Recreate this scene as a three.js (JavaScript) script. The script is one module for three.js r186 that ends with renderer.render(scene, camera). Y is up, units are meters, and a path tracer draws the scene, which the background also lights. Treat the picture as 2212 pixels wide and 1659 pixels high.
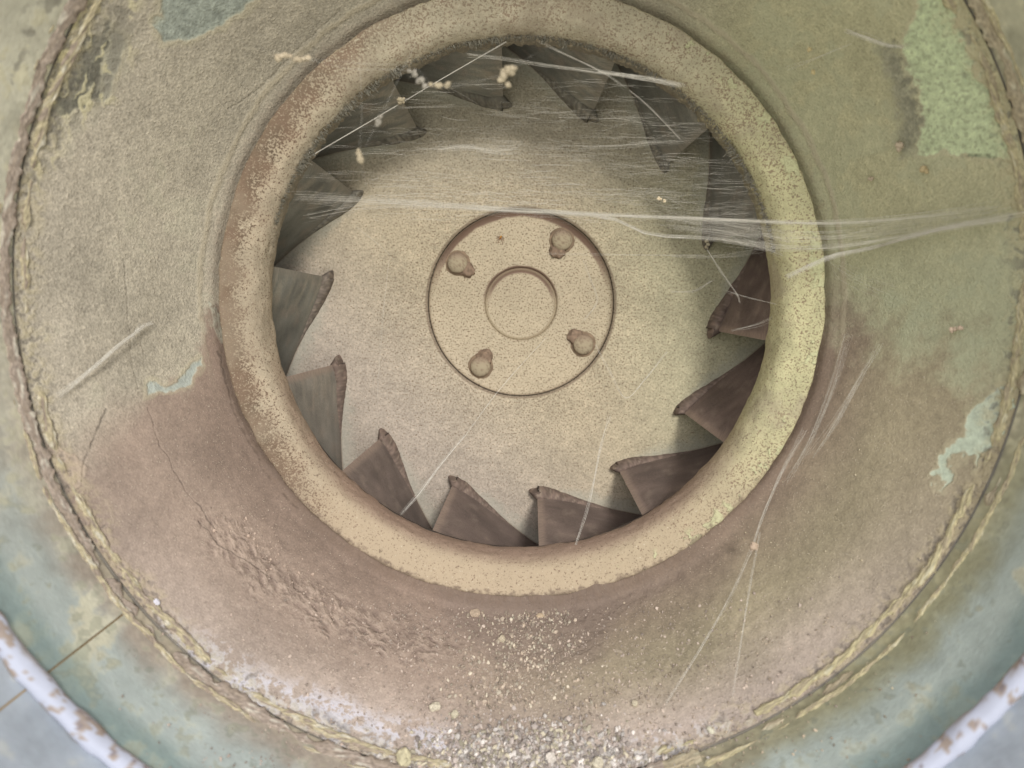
import * as THREE from 'three';
import { mergeGeometries } from 'three/addons/utils/BufferGeometryUtils.js';

// ------------------------------------------------------------------ camera, sky, light
const AX = 0.7;                 // height of the fan axis above the floor
const ZC = 0.568;               // camera distance from the inlet plane
const TILT = 6.3 * Math.PI / 180, YAW = 0.67 * Math.PI / 180;
const scene = new THREE.Scene();
const camera = new THREE.PerspectiveCamera(56.8, 4 / 3, 0.02, 50);
camera.rotation.order = 'YXZ';
camera.position.set(0, AX, ZC);
camera.rotation.set(-TILT, YAW, 0);
camera.focus = 0.62;
camera.userData.fStop = 5.6;
camera.updateMatrixWorld();

const renderer = new THREE.WebGLRenderer({ antialias: true });
renderer.toneMapping = THREE.LinearToneMapping;
renderer.toneMappingExposure = 1.43;
renderer.shadowMap.enabled = true;

// an overcast sky, its unseen ground half brightened to light the upper walls
{
  const W = 128, H = 64, d = new Float32Array(W * H * 4);
  for (let j = 0; j < H; j++) for (let i = 0; i < W; i++) {
    const e = ((j + 0.5) / H - 0.5) * Math.PI, s = Math.sin(e), k = (j * W + i) * 4;
    let c;
    if (s > 0) { const L = 0.72 + 0.55 * s; c = [L * 1.0, L * 0.985, L * 1.03]; }
    else { const m = Math.min(1, -s * 5); c = [0.72 - 0.01 * m, 0.71 - 0.01 * m, 0.73 - 0.14 * m]; }
    d[k] = c[0]; d[k + 1] = c[1]; d[k + 2] = c[2]; d[k + 3] = 1;
  }
  const sky = new THREE.DataTexture(d, W, H, THREE.RGBAFormat, THREE.FloatType);
  sky.mapping = THREE.EquirectangularReflectionMapping;
  sky.magFilter = THREE.LinearFilter; sky.needsUpdate = true;
  scene.background = sky; scene.environment = sky;
}
const sun = new THREE.DirectionalLight(new THREE.Color(1.0, 0.965, 0.90), 1.5);
sun.position.set(0.30, AX + 0.50, 1.25); sun.target.position.set(0, AX, 0);
sun.castShadow = true; sun.shadow.radius = 20; sun.shadow.mapSize.set(2048, 2048);
Object.assign(sun.shadow.camera, { left: -0.5, right: 0.5, top: 0.5, bottom: -0.5, near: 0.1, far: 4 });
scene.add(sun, sun.target);

// ------------------------------------------------------------------ helpers
const D2R = Math.PI / 180;
function rng(seed) { let a = seed >>> 0; return () => { a = (a + 0x6D2B79F5) | 0; let t = Math.imul(a ^ (a >>> 15), 1 | a); t = (t + Math.imul(t ^ (t >>> 7), 61 | t)) ^ t; return ((t ^ (t >>> 14)) >>> 0) / 4294967296; }; }
const PERM = new Uint8Array(512);
{ const r = rng(77), p = [...Array(256).keys()]; for (let i = 255; i > 0; i--) { const j = Math.floor(r() * (i + 1)); [p[i], p[j]] = [p[j], p[i]]; } for (let i = 0; i < 512; i++) PERM[i] = p[i & 255]; }
function gr(h, x, y, z) { h &= 15; const u = h < 8 ? x : y, v = h < 4 ? y : (h === 12 || h === 14 ? x : z); return ((h & 1) ? -u : u) + ((h & 2) ? -v : v); }
function noise(x, y, z) {
  const X = Math.floor(x), Y = Math.floor(y), Z = Math.floor(z); x -= X; y -= Y; z -= Z;
  const u = x * x * x * (x * (x * 6 - 15) + 10), v = y * y * y * (y * (y * 6 - 15) + 10), w = z * z * z * (z * (z * 6 - 15) + 10);
  const a = PERM[X & 255] + (Y & 255), b = PERM[(X + 1) & 255] + (Y & 255), zi = Z & 255, zj = (Z + 1) & 255;
  const aa = PERM[a & 511] , ab = PERM[(a + 1) & 511], ba = PERM[b & 511], bb = PERM[(b + 1) & 511];
  const h = (q, k) => PERM[(q + k) & 511];
  const l = (t, m, n) => m + t * (n - m);
  return l(w, l(v, l(u, gr(h(aa, zi), x, y, z), gr(h(ba, zi), x - 1, y, z)), l(u, gr(h(ab, zi), x, y - 1, z), gr(h(bb, zi), x - 1, y - 1, z))),
    l(v, l(u, gr(h(aa, zj), x, y, z - 1), gr(h(ba, zj), x - 1, y, z - 1)), l(u, gr(h(ab, zj), x, y - 1, z - 1), gr(h(bb, zj), x - 1, y - 1, z - 1))));
}
function fbm(x, y, z, o) { let s = 0, a = 0.55; for (let i = 0; i < o; i++) { s += a * noise(x, y, z); x = x * 2.07 + 3.1; y = y * 2.07 + 1.7; z = z * 2.07 + 9.2; a *= 0.52; } return s; }
const clamp = (x, a = 0, b = 1) => Math.min(b, Math.max(a, x));
const ss = (a, b, x) => { const t = clamp((x - a) / (b - a)); return t * t * (3 - 2 * t); };
const lin1 = (c) => { c /= 255; return c <= 0.04045 ? c / 12.92 : Math.pow((c + 0.055) / 1.055, 2.4); };
const mixTo = (c, d, t) => { c[0] += (d[0] - c[0]) * t; c[1] += (d[1] - c[1]) * t; c[2] += (d[2] - c[2]) * t; };
const mul = (c, k) => { c[0] *= k; c[1] *= k; c[2] *= k; };
const weather = (c) => { const l = c[0] * 0.32 + c[1] * 0.52 + c[2] * 0.16; for (let i = 0; i < 3; i++) c[i] = (c[i] + (l - c[i]) * 0.10) * 1.03; };
const gauss = (r) => (r() + r() + r() - 1.5) * 1.155;

// direction chart: the angle about the fan axis and the angle off it, both seen from the middle of the mouth
function polar(px, py) {
  let x = (px - 1106) / 1534, y = -(py - 829.5) / 1534, z = -1, c = Math.cos(-TILT), s = Math.sin(-TILT);
  [y, z] = [c * y - s * z, s * y + c * z];
  c = Math.cos(YAW); s = Math.sin(YAW);
  [x, z] = [c * x + s * z, -s * x + c * z];
  return [x, y, z];
}
function chart(px, py) { const [x, y, z] = polar(px, py), q = Math.atan2(Math.hypot(x, y), -z) / D2R, t = Math.atan2(y, x); return [q * Math.cos(t), q * Math.sin(t)]; }
function atZ(px, py, z) { if (z >= 1) z = wallZ(px, py) + z - 1; const d = polar(px, py), k = (ZC - z) / -d[2]; return new THREE.Vector3(d[0] * k, d[1] * k, z); }   // point at depth z, axis-centred

const used = {};
function numbered(n) { used[n] = (used[n] ?? -1) + 1; return used[n] ? n + '_' + String(used[n]).padStart(3, '0') : n; }
function tag(o, label, category, group) { o.userData.label = label; o.userData.category = category; if (group) o.userData.group = group; return o; }
function thing(name, label, category, pos = new THREE.Vector3(0, 0, 0), group) {
  const o = new THREE.Group(); o.name = numbered(name); o.position.set(pos.x, pos.y + AX, pos.z); scene.add(o);
  return tag(o, label, category, group);
}
function part(name, g, m, parent, label) {
  const o = new THREE.Mesh(g, m); o.name = name; o.castShadow = o.receiveShadow = true; parent.add(o);
  if (label) o.userData.label = label;
  return o;
}
function tex(data, w, h, srgb, wrap = THREE.ClampToEdgeWrapping) {
  const t = new THREE.DataTexture(data, w, h, THREE.RGBAFormat, THREE.UnsignedByteType);
  if (srgb) t.colorSpace = THREE.SRGBColorSpace;
  t.magFilter = THREE.LinearFilter; t.minFilter = THREE.LinearMipmapLinearFilter; t.generateMipmaps = true;
  t.wrapS = t.wrapT = wrap; t.needsUpdate = true; return t;
}
// paint(i, j) -> fills c = [r,g,b] in 0..255 and returns a height in 0..1
function paintTex(w, h, paint) {
  const a = new Uint8Array(w * h * 4), b = new Uint8Array(w * h * 4), c = [0, 0, 0];
  for (let j = 0; j < h; j++) for (let i = 0; i < w; i++) {
    const k = (j * w + i) * 4, hh = paint((i + 0.5) / w, (j + 0.5) / h, c); weather(c);
    a[k] = clamp(c[0], 0, 255); a[k + 1] = clamp(c[1], 0, 255); a[k + 2] = clamp(c[2], 0, 255); a[k + 3] = 255;
    b[k] = b[k + 1] = b[k + 2] = clamp(hh * 255, 0, 255); b[k + 3] = 255;
  }
  return [a, b];
}
function dusty(map, bump, bumpScale, extra = {}) { return new THREE.MeshStandardMaterial({ map, bumpMap: bump, bumpScale, roughness: 0.95, metalness: 0, side: THREE.DoubleSide, ...extra }); }

// surface of revolution about z. prof(t) -> [r, z]; disp(theta, t, r, z) -> shift along the outline normal; u runs 0..2 over the turn from the top
function revolve(prof, nt, nth, { th0 = 90, th1 = 450, disp = null, uspan = 2, color = null, flip = true } = {}) {
  const pos = [], uv = [], idx = [], col = [], cc = [0, 0, 0];
  for (let i = 0; i <= nth; i++) {
    const th = (th0 + (th1 - th0) * i / nth), a = th * D2R, ca = Math.cos(a), sa = Math.sin(a);
    for (let j = 0; j <= nt; j++) {
      const t = j / nt; let [r, z] = prof(t);
      if (disp) {
        const e = 1e-3, p0 = prof(Math.max(0, t - e)), p1 = prof(Math.min(1, t + e)); let tr = p1[0] - p0[0], tz = p1[1] - p0[1]; const l = Math.hypot(tr, tz) || 1; tr /= l; tz /= l;
        const d = disp(th, t, r, z); r += -tz * d; z += tr * d;
      }
      pos.push(r * ca, r * sa, z); uv.push((th - 90) / 360 * uspan, t);
      if (color) { color(th, t, r, z, cc); weather(cc); col.push(lin1(cc[0]), lin1(cc[1]), lin1(cc[2])); }
    }
  }
  for (let i = 0; i < nth; i++) for (let j = 0; j < nt; j++) {
    const a = i * (nt + 1) + j, b = a + nt + 1;
    flip ? idx.push(a, a + 1, b, b, a + 1, b + 1) : idx.push(a, b, a + 1, b, b + 1, a + 1);
  }
  const g = new THREE.BufferGeometry();
  g.setAttribute('position', new THREE.Float32BufferAttribute(pos, 3)); g.setAttribute('uv', new THREE.Float32BufferAttribute(uv, 2));
  if (color) g.setAttribute('color', new THREE.Float32BufferAttribute(col, 3));
  g.setIndex(idx); g.computeVertexNormals();
  if (Math.abs(th1 - th0 - 360) < 1e-6) {
    const n = g.attributes.normal, last = nth * (nt + 1), v = new THREE.Vector3(), w = new THREE.Vector3();
    for (let j = 0; j <= nt; j++) { v.fromBufferAttribute(n, j).add(w.fromBufferAttribute(n, last + j)).normalize(); n.setXYZ(j, v.x, v.y, v.z); n.setXYZ(last + j, v.x, v.y, v.z); }
  }
  if (uspan === 2) { const half = nth / 2 * nt * 6; g.addGroup(0, half, 0); g.addGroup(half, half, 1); }
  return g;
}
function chain(pts) {   // an outline through points, t by length
  const L = [0]; for (let i = 1; i < pts.length; i++) L.push(L[i - 1] + Math.hypot(pts[i][0] - pts[i - 1][0], pts[i][1] - pts[i - 1][1]));
  const T = L[L.length - 1];
  return (t) => { const s = clamp(t) * T; let i = 1; while (i < L.length - 1 && L[i] < s) i++; const f = (s - L[i - 1]) / (L[i] - L[i - 1]); return [pts[i - 1][0] + (pts[i][0] - pts[i - 1][0]) * f, pts[i - 1][1] + (pts[i][1] - pts[i - 1][1]) * f]; };
}
function bez(p0, p1, p2, n = 12) { const o = []; for (let i = 0; i <= n; i++) { const t = i / n, a = (1 - t) * (1 - t), b = 2 * t * (1 - t), c = t * t; o.push([a * p0[0] + b * p1[0] + c * p2[0], a * p0[1] + b * p1[1] + c * p2[1]]); } return o; }
const offAxis = (r, z) => Math.atan2(r, ZC - z) / D2R;

// outlines on the surfaces, kept as chart polygons and polylines
const poly = (pts) => { const p = pts.map(([x, y]) => chart(x, y)); let a = 1e9, b = -1e9, c = 1e9, d = -1e9; for (const [x, y] of p) { a = Math.min(a, x); b = Math.max(b, x); c = Math.min(c, y); d = Math.max(d, y); } return { p, box: [a, b, c, d] }; };
function sdf(P, x, y, pad = 1.5) {
  const B = P.box; if (x < B[0] - pad || x > B[1] + pad || y < B[2] - pad || y > B[3] + pad) return 9;
  let d = 1e9, ins = false; const p = P.p;
  for (let i = 0, j = p.length - 1; i < p.length; j = i++) {
    const ax = p[j][0], ay = p[j][1], ex = p[i][0] - ax, ey = p[i][1] - ay, wx = x - ax, wy = y - ay, t = clamp((wx * ex + wy * ey) / (ex * ex + ey * ey)), dx = wx - ex * t, dy = wy - ey * t;
    d = Math.min(d, dx * dx + dy * dy);
    if ((p[i][1] > y) !== (p[j][1] > y) && x < (ax - p[i][0]) * (y - p[i][1]) / (ay - p[i][1]) + p[i][0]) ins = !ins;
  }
  return ins ? -Math.sqrt(d) : Math.sqrt(d);
}
function lineDist(P, x, y, pad = 1) {
  const B = P.box; if (x < B[0] - pad || x > B[1] + pad || y < B[2] - pad || y > B[3] + pad) return 9;
  let d = 1e9; const p = P.p;
  for (let i = 1; i < p.length; i++) { const ax = p[i - 1][0], ay = p[i - 1][1], ex = p[i][0] - ax, ey = p[i][1] - ay, wx = x - ax, wy = y - ay, t = clamp((wx * ex + wy * ey) / (ex * ex + ey * ey)); d = Math.min(d, (wx - ex * t) ** 2 + (wy - ey * t) ** 2); }
  return Math.sqrt(d);
}

// ------------------------------------------------------------------ outlines of the housing
const Q_RING0 = 19.4, Q_RING1 = 23.1, Q_SEAM = 35.3, Q_STRIP0 = 41.4, Q_STRIP1 = 42.8;
const RING = chain([...bez([0.2035, -0.016], [0.2002, -0.004], [0.2020, 0.004], 6), ...bez([0.2020, 0.004], [0.2028, 0.0150], [0.2100, 0.0205], 10).slice(1), ...bez([0.2100, 0.0205], [0.2200, 0.0265], [0.2272, 0.0288], 6).slice(1), [0.2288, 0.0284], [0.2294, 0.0270], [0.2295, 0.024], [0.2297, 0.010]]);
const wallPts = [[0.2278, 0.012], [0.2335, 0.0195], [0.2355, 0.0235], [0.2375, 0.0255], [0.2405, 0.0285], [0.259, 0.0605], [0.276, 0.0915], [0.291, 0.119], [0.3016, 0.1385], [0.3031, 0.1425]];
const WALL_BY_LEN = chain(wallPts);
const wallQ = []; for (let i = 0; i <= 400; i++) { const [r, z] = WALL_BY_LEN(i / 400); wallQ.push(offAxis(r, z)); }
const QW0 = wallQ[0], QW1 = wallQ[400];
const byQ = (table, fn, q) => { let a = 0, b = table.length - 1; while (b - a > 1) { const m = (a + b) >> 1; table[m] < q ? a = m : b = m; } const f = clamp((q - table[a]) / (table[b] - table[a])); return fn((a + f) / (table.length - 1)); };
const WALL = (t) => byQ(wallQ, WALL_BY_LEN, QW0 + (QW1 - QW0) * t);
const ductPts = [[0.3046, 0.1425], [0.3062, 0.155], [0.3092, 0.180], [0.3118, 0.205], [0.3138, 0.2215]];
const DUCT = chain(ductPts);
const OUTER = chain([[0.3185, 0.2215], [0.3212, 0.235], [0.325, 0.262], [0.328, 0.300]]);
function wallZ(px, py) { return onWall(px, py).p.z; }
function onWall(px, py, lift = 0) {   // point of the cone wall or duct in a direction of the chart
  const [X, Y] = chart(px, py), q = Math.hypot(X, Y), a = Math.atan2(Y, X);
  let r, z;
  if (q < QW1) [r, z] = WALL((q - QW0) / (QW1 - QW0));
  else { let t = 0; for (t = 0; t < 1; t += 0.005) { [r, z] = DUCT(t); if (offAxis(r, z) >= q) break; } }
  return { p: new THREE.Vector3((r - lift) * Math.cos(a), (r - lift) * Math.sin(a), z), a, n: new THREE.Vector3(-Math.cos(a) * 0.88, -Math.sin(a) * 0.88, 0.47) };
}

// ------------------------------------------------------------------ paint of the cone wall
const LOWER = poly([[470, 660], [440, 790], [425, 835], [330, 850], [290, 900], [220, 960], [170, 1040], [60, 1000], [60, 1500], [600, 1720], [1124, 1800], [1700, 1720], [2300, 1300], [2300, 860], [2120, 840], [2040, 765], [1900, 740], [1790, 690], [1600, 900], [1124, 1150], [650, 900]]);
const PATCHES = [
  { P: poly([[340, -60], [346, 30], [334, 55], [350, 95], [420, 78], [475, 55], [520, 30], [560, -5], [600, -60]]), c: [144, 150, 140], rag: 0.45, deep: 1, mott: 0.10 },
  { P: poly([[1962, 150], [1958, 90], [1975, 20], [2000, -60], [2045, -60], [2060, 40], [2085, 110], [2130, 200], [2172, 280], [2188, 342], [2130, 338], [2040, 330], [1985, 334], [1990, 270], [1990, 200]]), c: [186, 198, 156], rag: 0.5, deep: 0.25, mott: 0.06, dark: 1 },
  { P: poly([[1905, 90], [1950, 110], [1975, 200], [1988, 250], [1980, 332], [1940, 330], [1935, 240], [1915, 160]]), c: [142, 140, 118], rag: 0.9, soft: 0.5, deep: 0.3, mott: 0.10 },
  { P: poly([[2168, 835], [2185, 870], [2165, 930], [2135, 980], [2105, 1010], [2110, 985], [2075, 975], [2050, 1000], [2028, 1055], [2020, 1020], [2050, 960], [2090, 915], [2120, 880]]), c: [182, 193, 172], rag: 0.9, deep: 0.7, mott: 0.05 },
  { P: poly([[318, 830], [332, 822], [350, 835], [400, 810], [430, 770], [432, 800], [415, 833], [360, 842], [320, 856]]), c: [166, 172, 164], rag: 0.4, deep: 0.8, mott: 0.06 },
  { P: poly([[452, 650], [468, 668], [478, 705], [488, 742], [478, 742], [462, 705]]), c: [176, 176, 158], rag: 0.2, deep: -0.6, mott: 0.04 },
  { P: poly([[205, 110], [240, 60], [275, 80], [262, 150], [235, 205], [205, 225], [190, 200]]), c: [150, 146, 132], rag: 0.5, deep: 0.4, mott: 0.03 },
  { P: poly([[110, 205], [165, 140], [215, 60], [235, 40], [215, 110], [200, 200], [150, 250], [100, 250]]), c: [106, 104, 92], rag: 0.9, deep: 0.5, mott: 0.14 },
  { P: poly([[85, 150], [135, 60], [190, -40], [215, -20], [165, 80], [120, 170], [95, 250]]), c: [196, 186, 140], rag: 0.9, deep: -0.4, mott: 0.12 },
  { P: poly([[165, 985], [185, 1010], [178, 1050], [160, 1062], [130, 1010], [120, 960]]), c: [176, 158, 140], rag: 0.3, deep: -0.9, mott: 0.04 },
].map((o) => o);
const WHITES = poly([[345, 1325], [420, 1370], [520, 1425], [640, 1480], [740, 1505], [830, 1550], [980, 1580], [1000, 1700], [800, 1690], [560, 1580], [400, 1460], [335, 1375]]);
const WHITES2 = poly([[900, 1655], [960, 1615], [1060, 1625], [1250, 1630], [1420, 1590], [1560, 1560], [1640, 1555], [1500, 1640], [1200, 1700], [900, 1700]]);
const DARK_BELOW_RING = poly([[955, 1275], [1100, 1290], [1340, 1275], [1480, 1240], [1340, 1330], [1270, 1430], [1200, 1450], [1090, 1440], [1040, 1400], [960, 1340]]);
const STREAKS = poly([[60, 260], [105, 120], [190, -60], [320, -60], [290, 100], [245, 210], [150, 290], [70, 420]]);
const STREAKS2 = poly([[2075, -60], [2125, 60], [2172, 180], [2205, 320], [2260, 320], [2190, 60], [2150, -60]]);
const CAKE = poly([[420, 1095], [500, 1110], [640, 1225], [800, 1310], [960, 1350], [1000, 1420], [860, 1430], [700, 1370], [540, 1280], [450, 1200]]);
const CRACKS = [
  { P: poly([[320, 880], [345, 960], [372, 1010], [400, 1060], [435, 1095], [470, 1150]]), w: 0.08 },
  { P: poly([[268, 560], [276, 690], [288, 800], [300, 840]]), w: 0.10 },
  { P: poly([[228, 885], [200, 950], [180, 1000], [177, 1050], [165, 1062]]), w: 0.12 },
  { P: poly([[2080, 338], [2130, 340], [2190, 356]]), w: 0.22 },
  { P: poly([[493, 235], [520, 222], [567, 187], [610, 140], [650, 100], [737, 20]]), w: 0.13 },
  { P: poly([[470, 760], [500, 870], [530, 940], [565, 1010], [600, 1060], [680, 1135]]), w: 0.14 },
  { P: poly([[430, 1125], [470, 1175], [540, 1215], [600, 1260]]), w: 0.07 },
];
const W_T = 2048, W_H = 640;
function wallPaint(th, v, c) {
  const q = QW0 + (QW1 - QW0) * v, a = th * D2R, ca = Math.cos(a), sa = Math.sin(a), [r, z] = WALL(v), x = r * ca, y = r * sa;
  const w1 = fbm(x * 60, y * 60, z * 60, 3), w2 = fbm(x * 210 + 7, y * 210, z * 210, 3), big = fbm(x * 14, y * 14, z * 14 + 5, 4);
  const grain = noise(x * 620, y * 620, z * 620), grain2 = noise(x * 1250 + 3, y * 1250, z * 1250), X = q * ca + w1 * 0.0, Y = q * sa;
  // dust: granular above, smooth settled below
  c[0] = 168; c[1] = 159; c[2] = 141;
  const right = ss(-0.1, 0.8, ca), up = ss(-0.35, 0.5, sa);
  mixTo(c, [178, 174, 138], right);
  mixTo(c, [168, 160, 142], ss(0.75, 1, sa) * 0.7);
  mixTo(c, [176, 166, 150], ss(0.5, 1, -ca) * ss(27, 34, q) * 0.6);
  const dl = sdf(LOWER, X + w1 * 2.4 + w2 * 0.9 + big * 2, Y + w1 * 2.2 + w2 * 1.0 + big * 2, 7) , soft = 0.9 + 3.4 * ss(0, 0.5, ca) + 2.4 * ss(28.5, 31, q) * ss(0.3, 0.7, -ca);
  const low = 1 - ss(-soft * 0.5, soft, dl);
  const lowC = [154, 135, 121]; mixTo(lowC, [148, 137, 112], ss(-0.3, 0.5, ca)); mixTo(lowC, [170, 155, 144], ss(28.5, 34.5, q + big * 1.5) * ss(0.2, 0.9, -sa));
  mixTo(lowC, [128, 109, 96], (1 - ss(23, 29, q + big * 2)) * 0.85);  // brown dust plus painted shade, darkening the wall toward the ring
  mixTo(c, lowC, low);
  mul(c, 1 + big * 0.16 + w1 * 0.07 * (1 - 0.5 * low) + w2 * 0.06);
  const g1 = grain * 0.55 + grain2 * 0.75 + w2 * 0.25;
  mul(c, 1 + g1 * (0.25 - 0.12 * low - 0.10 * right * (1 - low)));
  let h = 0.5 + g1 * (0.16 - 0.09 * low) + w2 * 0.10 * (1 - low * 0.4) + w1 * 0.1;
  // exposed greenish paint showing through upper right dust
  const gp = ss(0.10, 0.34, w1 * 0.8 + big + 0.18 * right * up); mixTo(c, [152, 156, 130], gp * 0.3 * (1 - low) * (0.4 + right * 0.6)); mixTo(c, [154, 162, 136], right * (1 - low) * ss(0.35, -0.25, sa) * 0.6);
  // light specks
  if (grain2 > 0.52 && noise(x * 300, y * 300, z * 300 + 9) > 0.12) { const k = low * 0.8 + 0.25; mixTo(c, [205, 192, 170], k * 0.8); h += 0.12; }
  // chipped and stained patches
  for (const o of PATCHES) {
    const d = sdf(o.P, X + w1 * o.rag * 1.2 + w2 * o.rag * 0.7, Y + w2 * o.rag * 0.9 - w1 * o.rag);
    if (d > 1) continue;
    const sf = o.soft ?? 0.07, m = 1 - ss(-sf, sf, d), cc = [...o.c]; mul(cc, 1 + (w2 * 1.4 + grain * 0.5) * o.mott * 2);
    if (o.dark) { const s = ss(0.06, 0.30, noise(x * 430, y * 430, z * 430) * 0.7 + grain * 0.4); mixTo(cc, [146, 152, 122], s * 0.6); }
    mixTo(c, cc, m); h -= m * o.deep * 0.22;
    if (o.deep > 0 && !o.soft) { const e = ss(0.34, 0.04, Math.abs(d - 0.12)) * 0.35; mixTo(c, [190, 182, 150], e); h += e * 0.2; }
  }
  const st = sdf(STREAKS, X + w1 * 1.6, Y + w1 * 1.2, 2);
  if (st < 1) { const m = 1 - ss(-0.8, 0.8, st), n = noise(q * 1.5 + w1 * 3, th * 0.16, 3) + 0.5 * noise(q * 3.6 + w1 * 4, th * 0.3, 9); mixTo(c, [122, 117, 104], m * 0.6 * ss(0.15, -0.2, n)); mixTo(c, [196, 187, 150], m * 0.8 * ss(0.12, 0.32, n)); h += m * n * 0.25; }
  const st2 = sdf(STREAKS2, X + w1, Y + w1, 2);
  if (st2 < 1) { const m = 1 - ss(-0.5, 0.6, st2), n = noise(q * 2.0 + w1 * 2, th * 0.14, 5) + 0.5 * noise(q * 4.5 + w1 * 4, th * 0.3, 2); mixTo(c, [122, 112, 92], m * 0.65 * ss(0.1, -0.25, n)); mixTo(c, [186, 184, 140], m * 0.6 * ss(0.1, 0.35, n)); h += m * n * 0.1; }
  // washed white salt along the low side of the seam
  const dw = Math.min(sdf(WHITES, X + w1 * 1.2, Y + w1 * 1.0), sdf(WHITES2, X + w1 * 1.0, Y + w1 * 0.8));
  if (dw < 1.2) { const m = (1 - ss(-0.9, 0.9, dw)) * ss(-0.10, 0.12, w2 * 0.9 + w1 * 1.3 + g1 * 0.25 + 0.08); mixTo(c, [196, 195, 206], m * 0.85); h -= m * 0.08; }
  const dd = sdf(DARK_BELOW_RING, X + w1, Y + w2 * 0.6); if (dd < 1.2) { const m = 1 - ss(-0.8, 0.8, dd); mixTo(c, [124, 108, 98], m * 0.5); h += m * w2 * 0.35; }  // darker brown, slightly lumpy patch just below the ring
  // crumbly deposits low on the wall
  const peb = ss(0.5, 0.95, -sa) * ss(24, 30, q);
  if (peb > 0) { const s = ss(0.16, 0.42, fbm(x * 330, y * 330, z * 330 + 4, 2) + 0.16 * peb * w1); mixTo(c, [186, 171, 156], s * peb * 0.5); h += s * peb * 0.16; }
  const dk = sdf(CAKE, X + w1 * 1.4, Y + w1 * 1.4, 2);
  if (dk < 1) { const m = 1 - ss(-1.0, 0.6, dk), n = fbm(q * 2.6 + w1 * 2, th * 0.55 + w1, 4, 4) + w2 * 0.3; mixTo(c, [178, 158, 142], m * ss(0.05, 0.3, n) * 0.6); mixTo(c, [122, 104, 94], m * ss(0.02, -0.25, n) * 0.55); h += m * n * 0.75; }
  for (const o of CRACKS) {
    const d = lineDist(o.P, X + w2 * 0.12 + w1 * 0.25, Y + w1 * 0.2 - w2 * 0.1);
    if (d > 0.6) continue;
    const k = ss(o.w, 0, d); mul(c, 1 - 0.30 * k * ss(-0.25, 0.3, w2 + big)); h -= 0.14 * k;
    if (o.ridge) { const k2 = ss(0.16, 0, Math.abs(d - 0.2)); mixTo(c, [186, 168, 146], k2 * 0.45); h += 0.2 * k2; }
  }
  // margin by the ring and by the seam
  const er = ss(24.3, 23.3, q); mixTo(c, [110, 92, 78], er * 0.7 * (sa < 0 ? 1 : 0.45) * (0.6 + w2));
  const lipLine = ss(0.28, 0.05, Math.abs(q - 24.25 - w1 * 0.25)) * ss(-0.35, 0.1, sa); mixTo(c, [176, 164, 140], lipLine * 0.6); h += lipLine * 0.2;
  const es = ss(33.6, 35.0, q + w1 * 1.6); mixTo(c, [172, 160, 126], es * 0.5 * ss(-0.15, 0.2, w2 + 0.05)); mixTo(c, [104, 98, 88], es * ss(0.1, 0.3, -w2 + big * 0.6) * 0.5);
  h += es * w2 * 0.5;
  return h;
}
function halves(w, hgt, fn, bumpScale) {
  return [0, 1].map((k) => {
    const [a, b] = paintTex(w, hgt, (u, v, c) => fn(90 + 180 * (u + k), v, c));
    const m = tex(a, w, hgt, true), bm = tex(b, w, hgt, false);
    m.offset.x = bm.offset.x = -k;
    return dusty(m, bm, bumpScale);
  });
}

const housing = thing('fan_housing', 'dusty round fan housing with thick inlet ring and wide chipped cone wall', 'fan housing');
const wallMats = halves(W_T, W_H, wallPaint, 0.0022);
const wallDisp = (th, t, r, z) => { const a = th * D2R, x = r * Math.cos(a), y = r * Math.sin(a); const lowk = ss(0.3, 0.95, -Math.sin(a)); return fbm(x * 22, y * 22, z * 22, 3) * 0.0016 + noise(x * 120, y * 120, z * 120) * 0.0005 * (0.4 + lowk) + ss(0.35, 0.95, -Math.sin(a)) * ss(0.16, 0.03, t + noise(x * 40, y * 40, 2) * 0.03) * 0.0125; };
part('cone_wall', revolve(WALL, 110, 900, { disp: wallDisp }), wallMats, housing);

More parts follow.
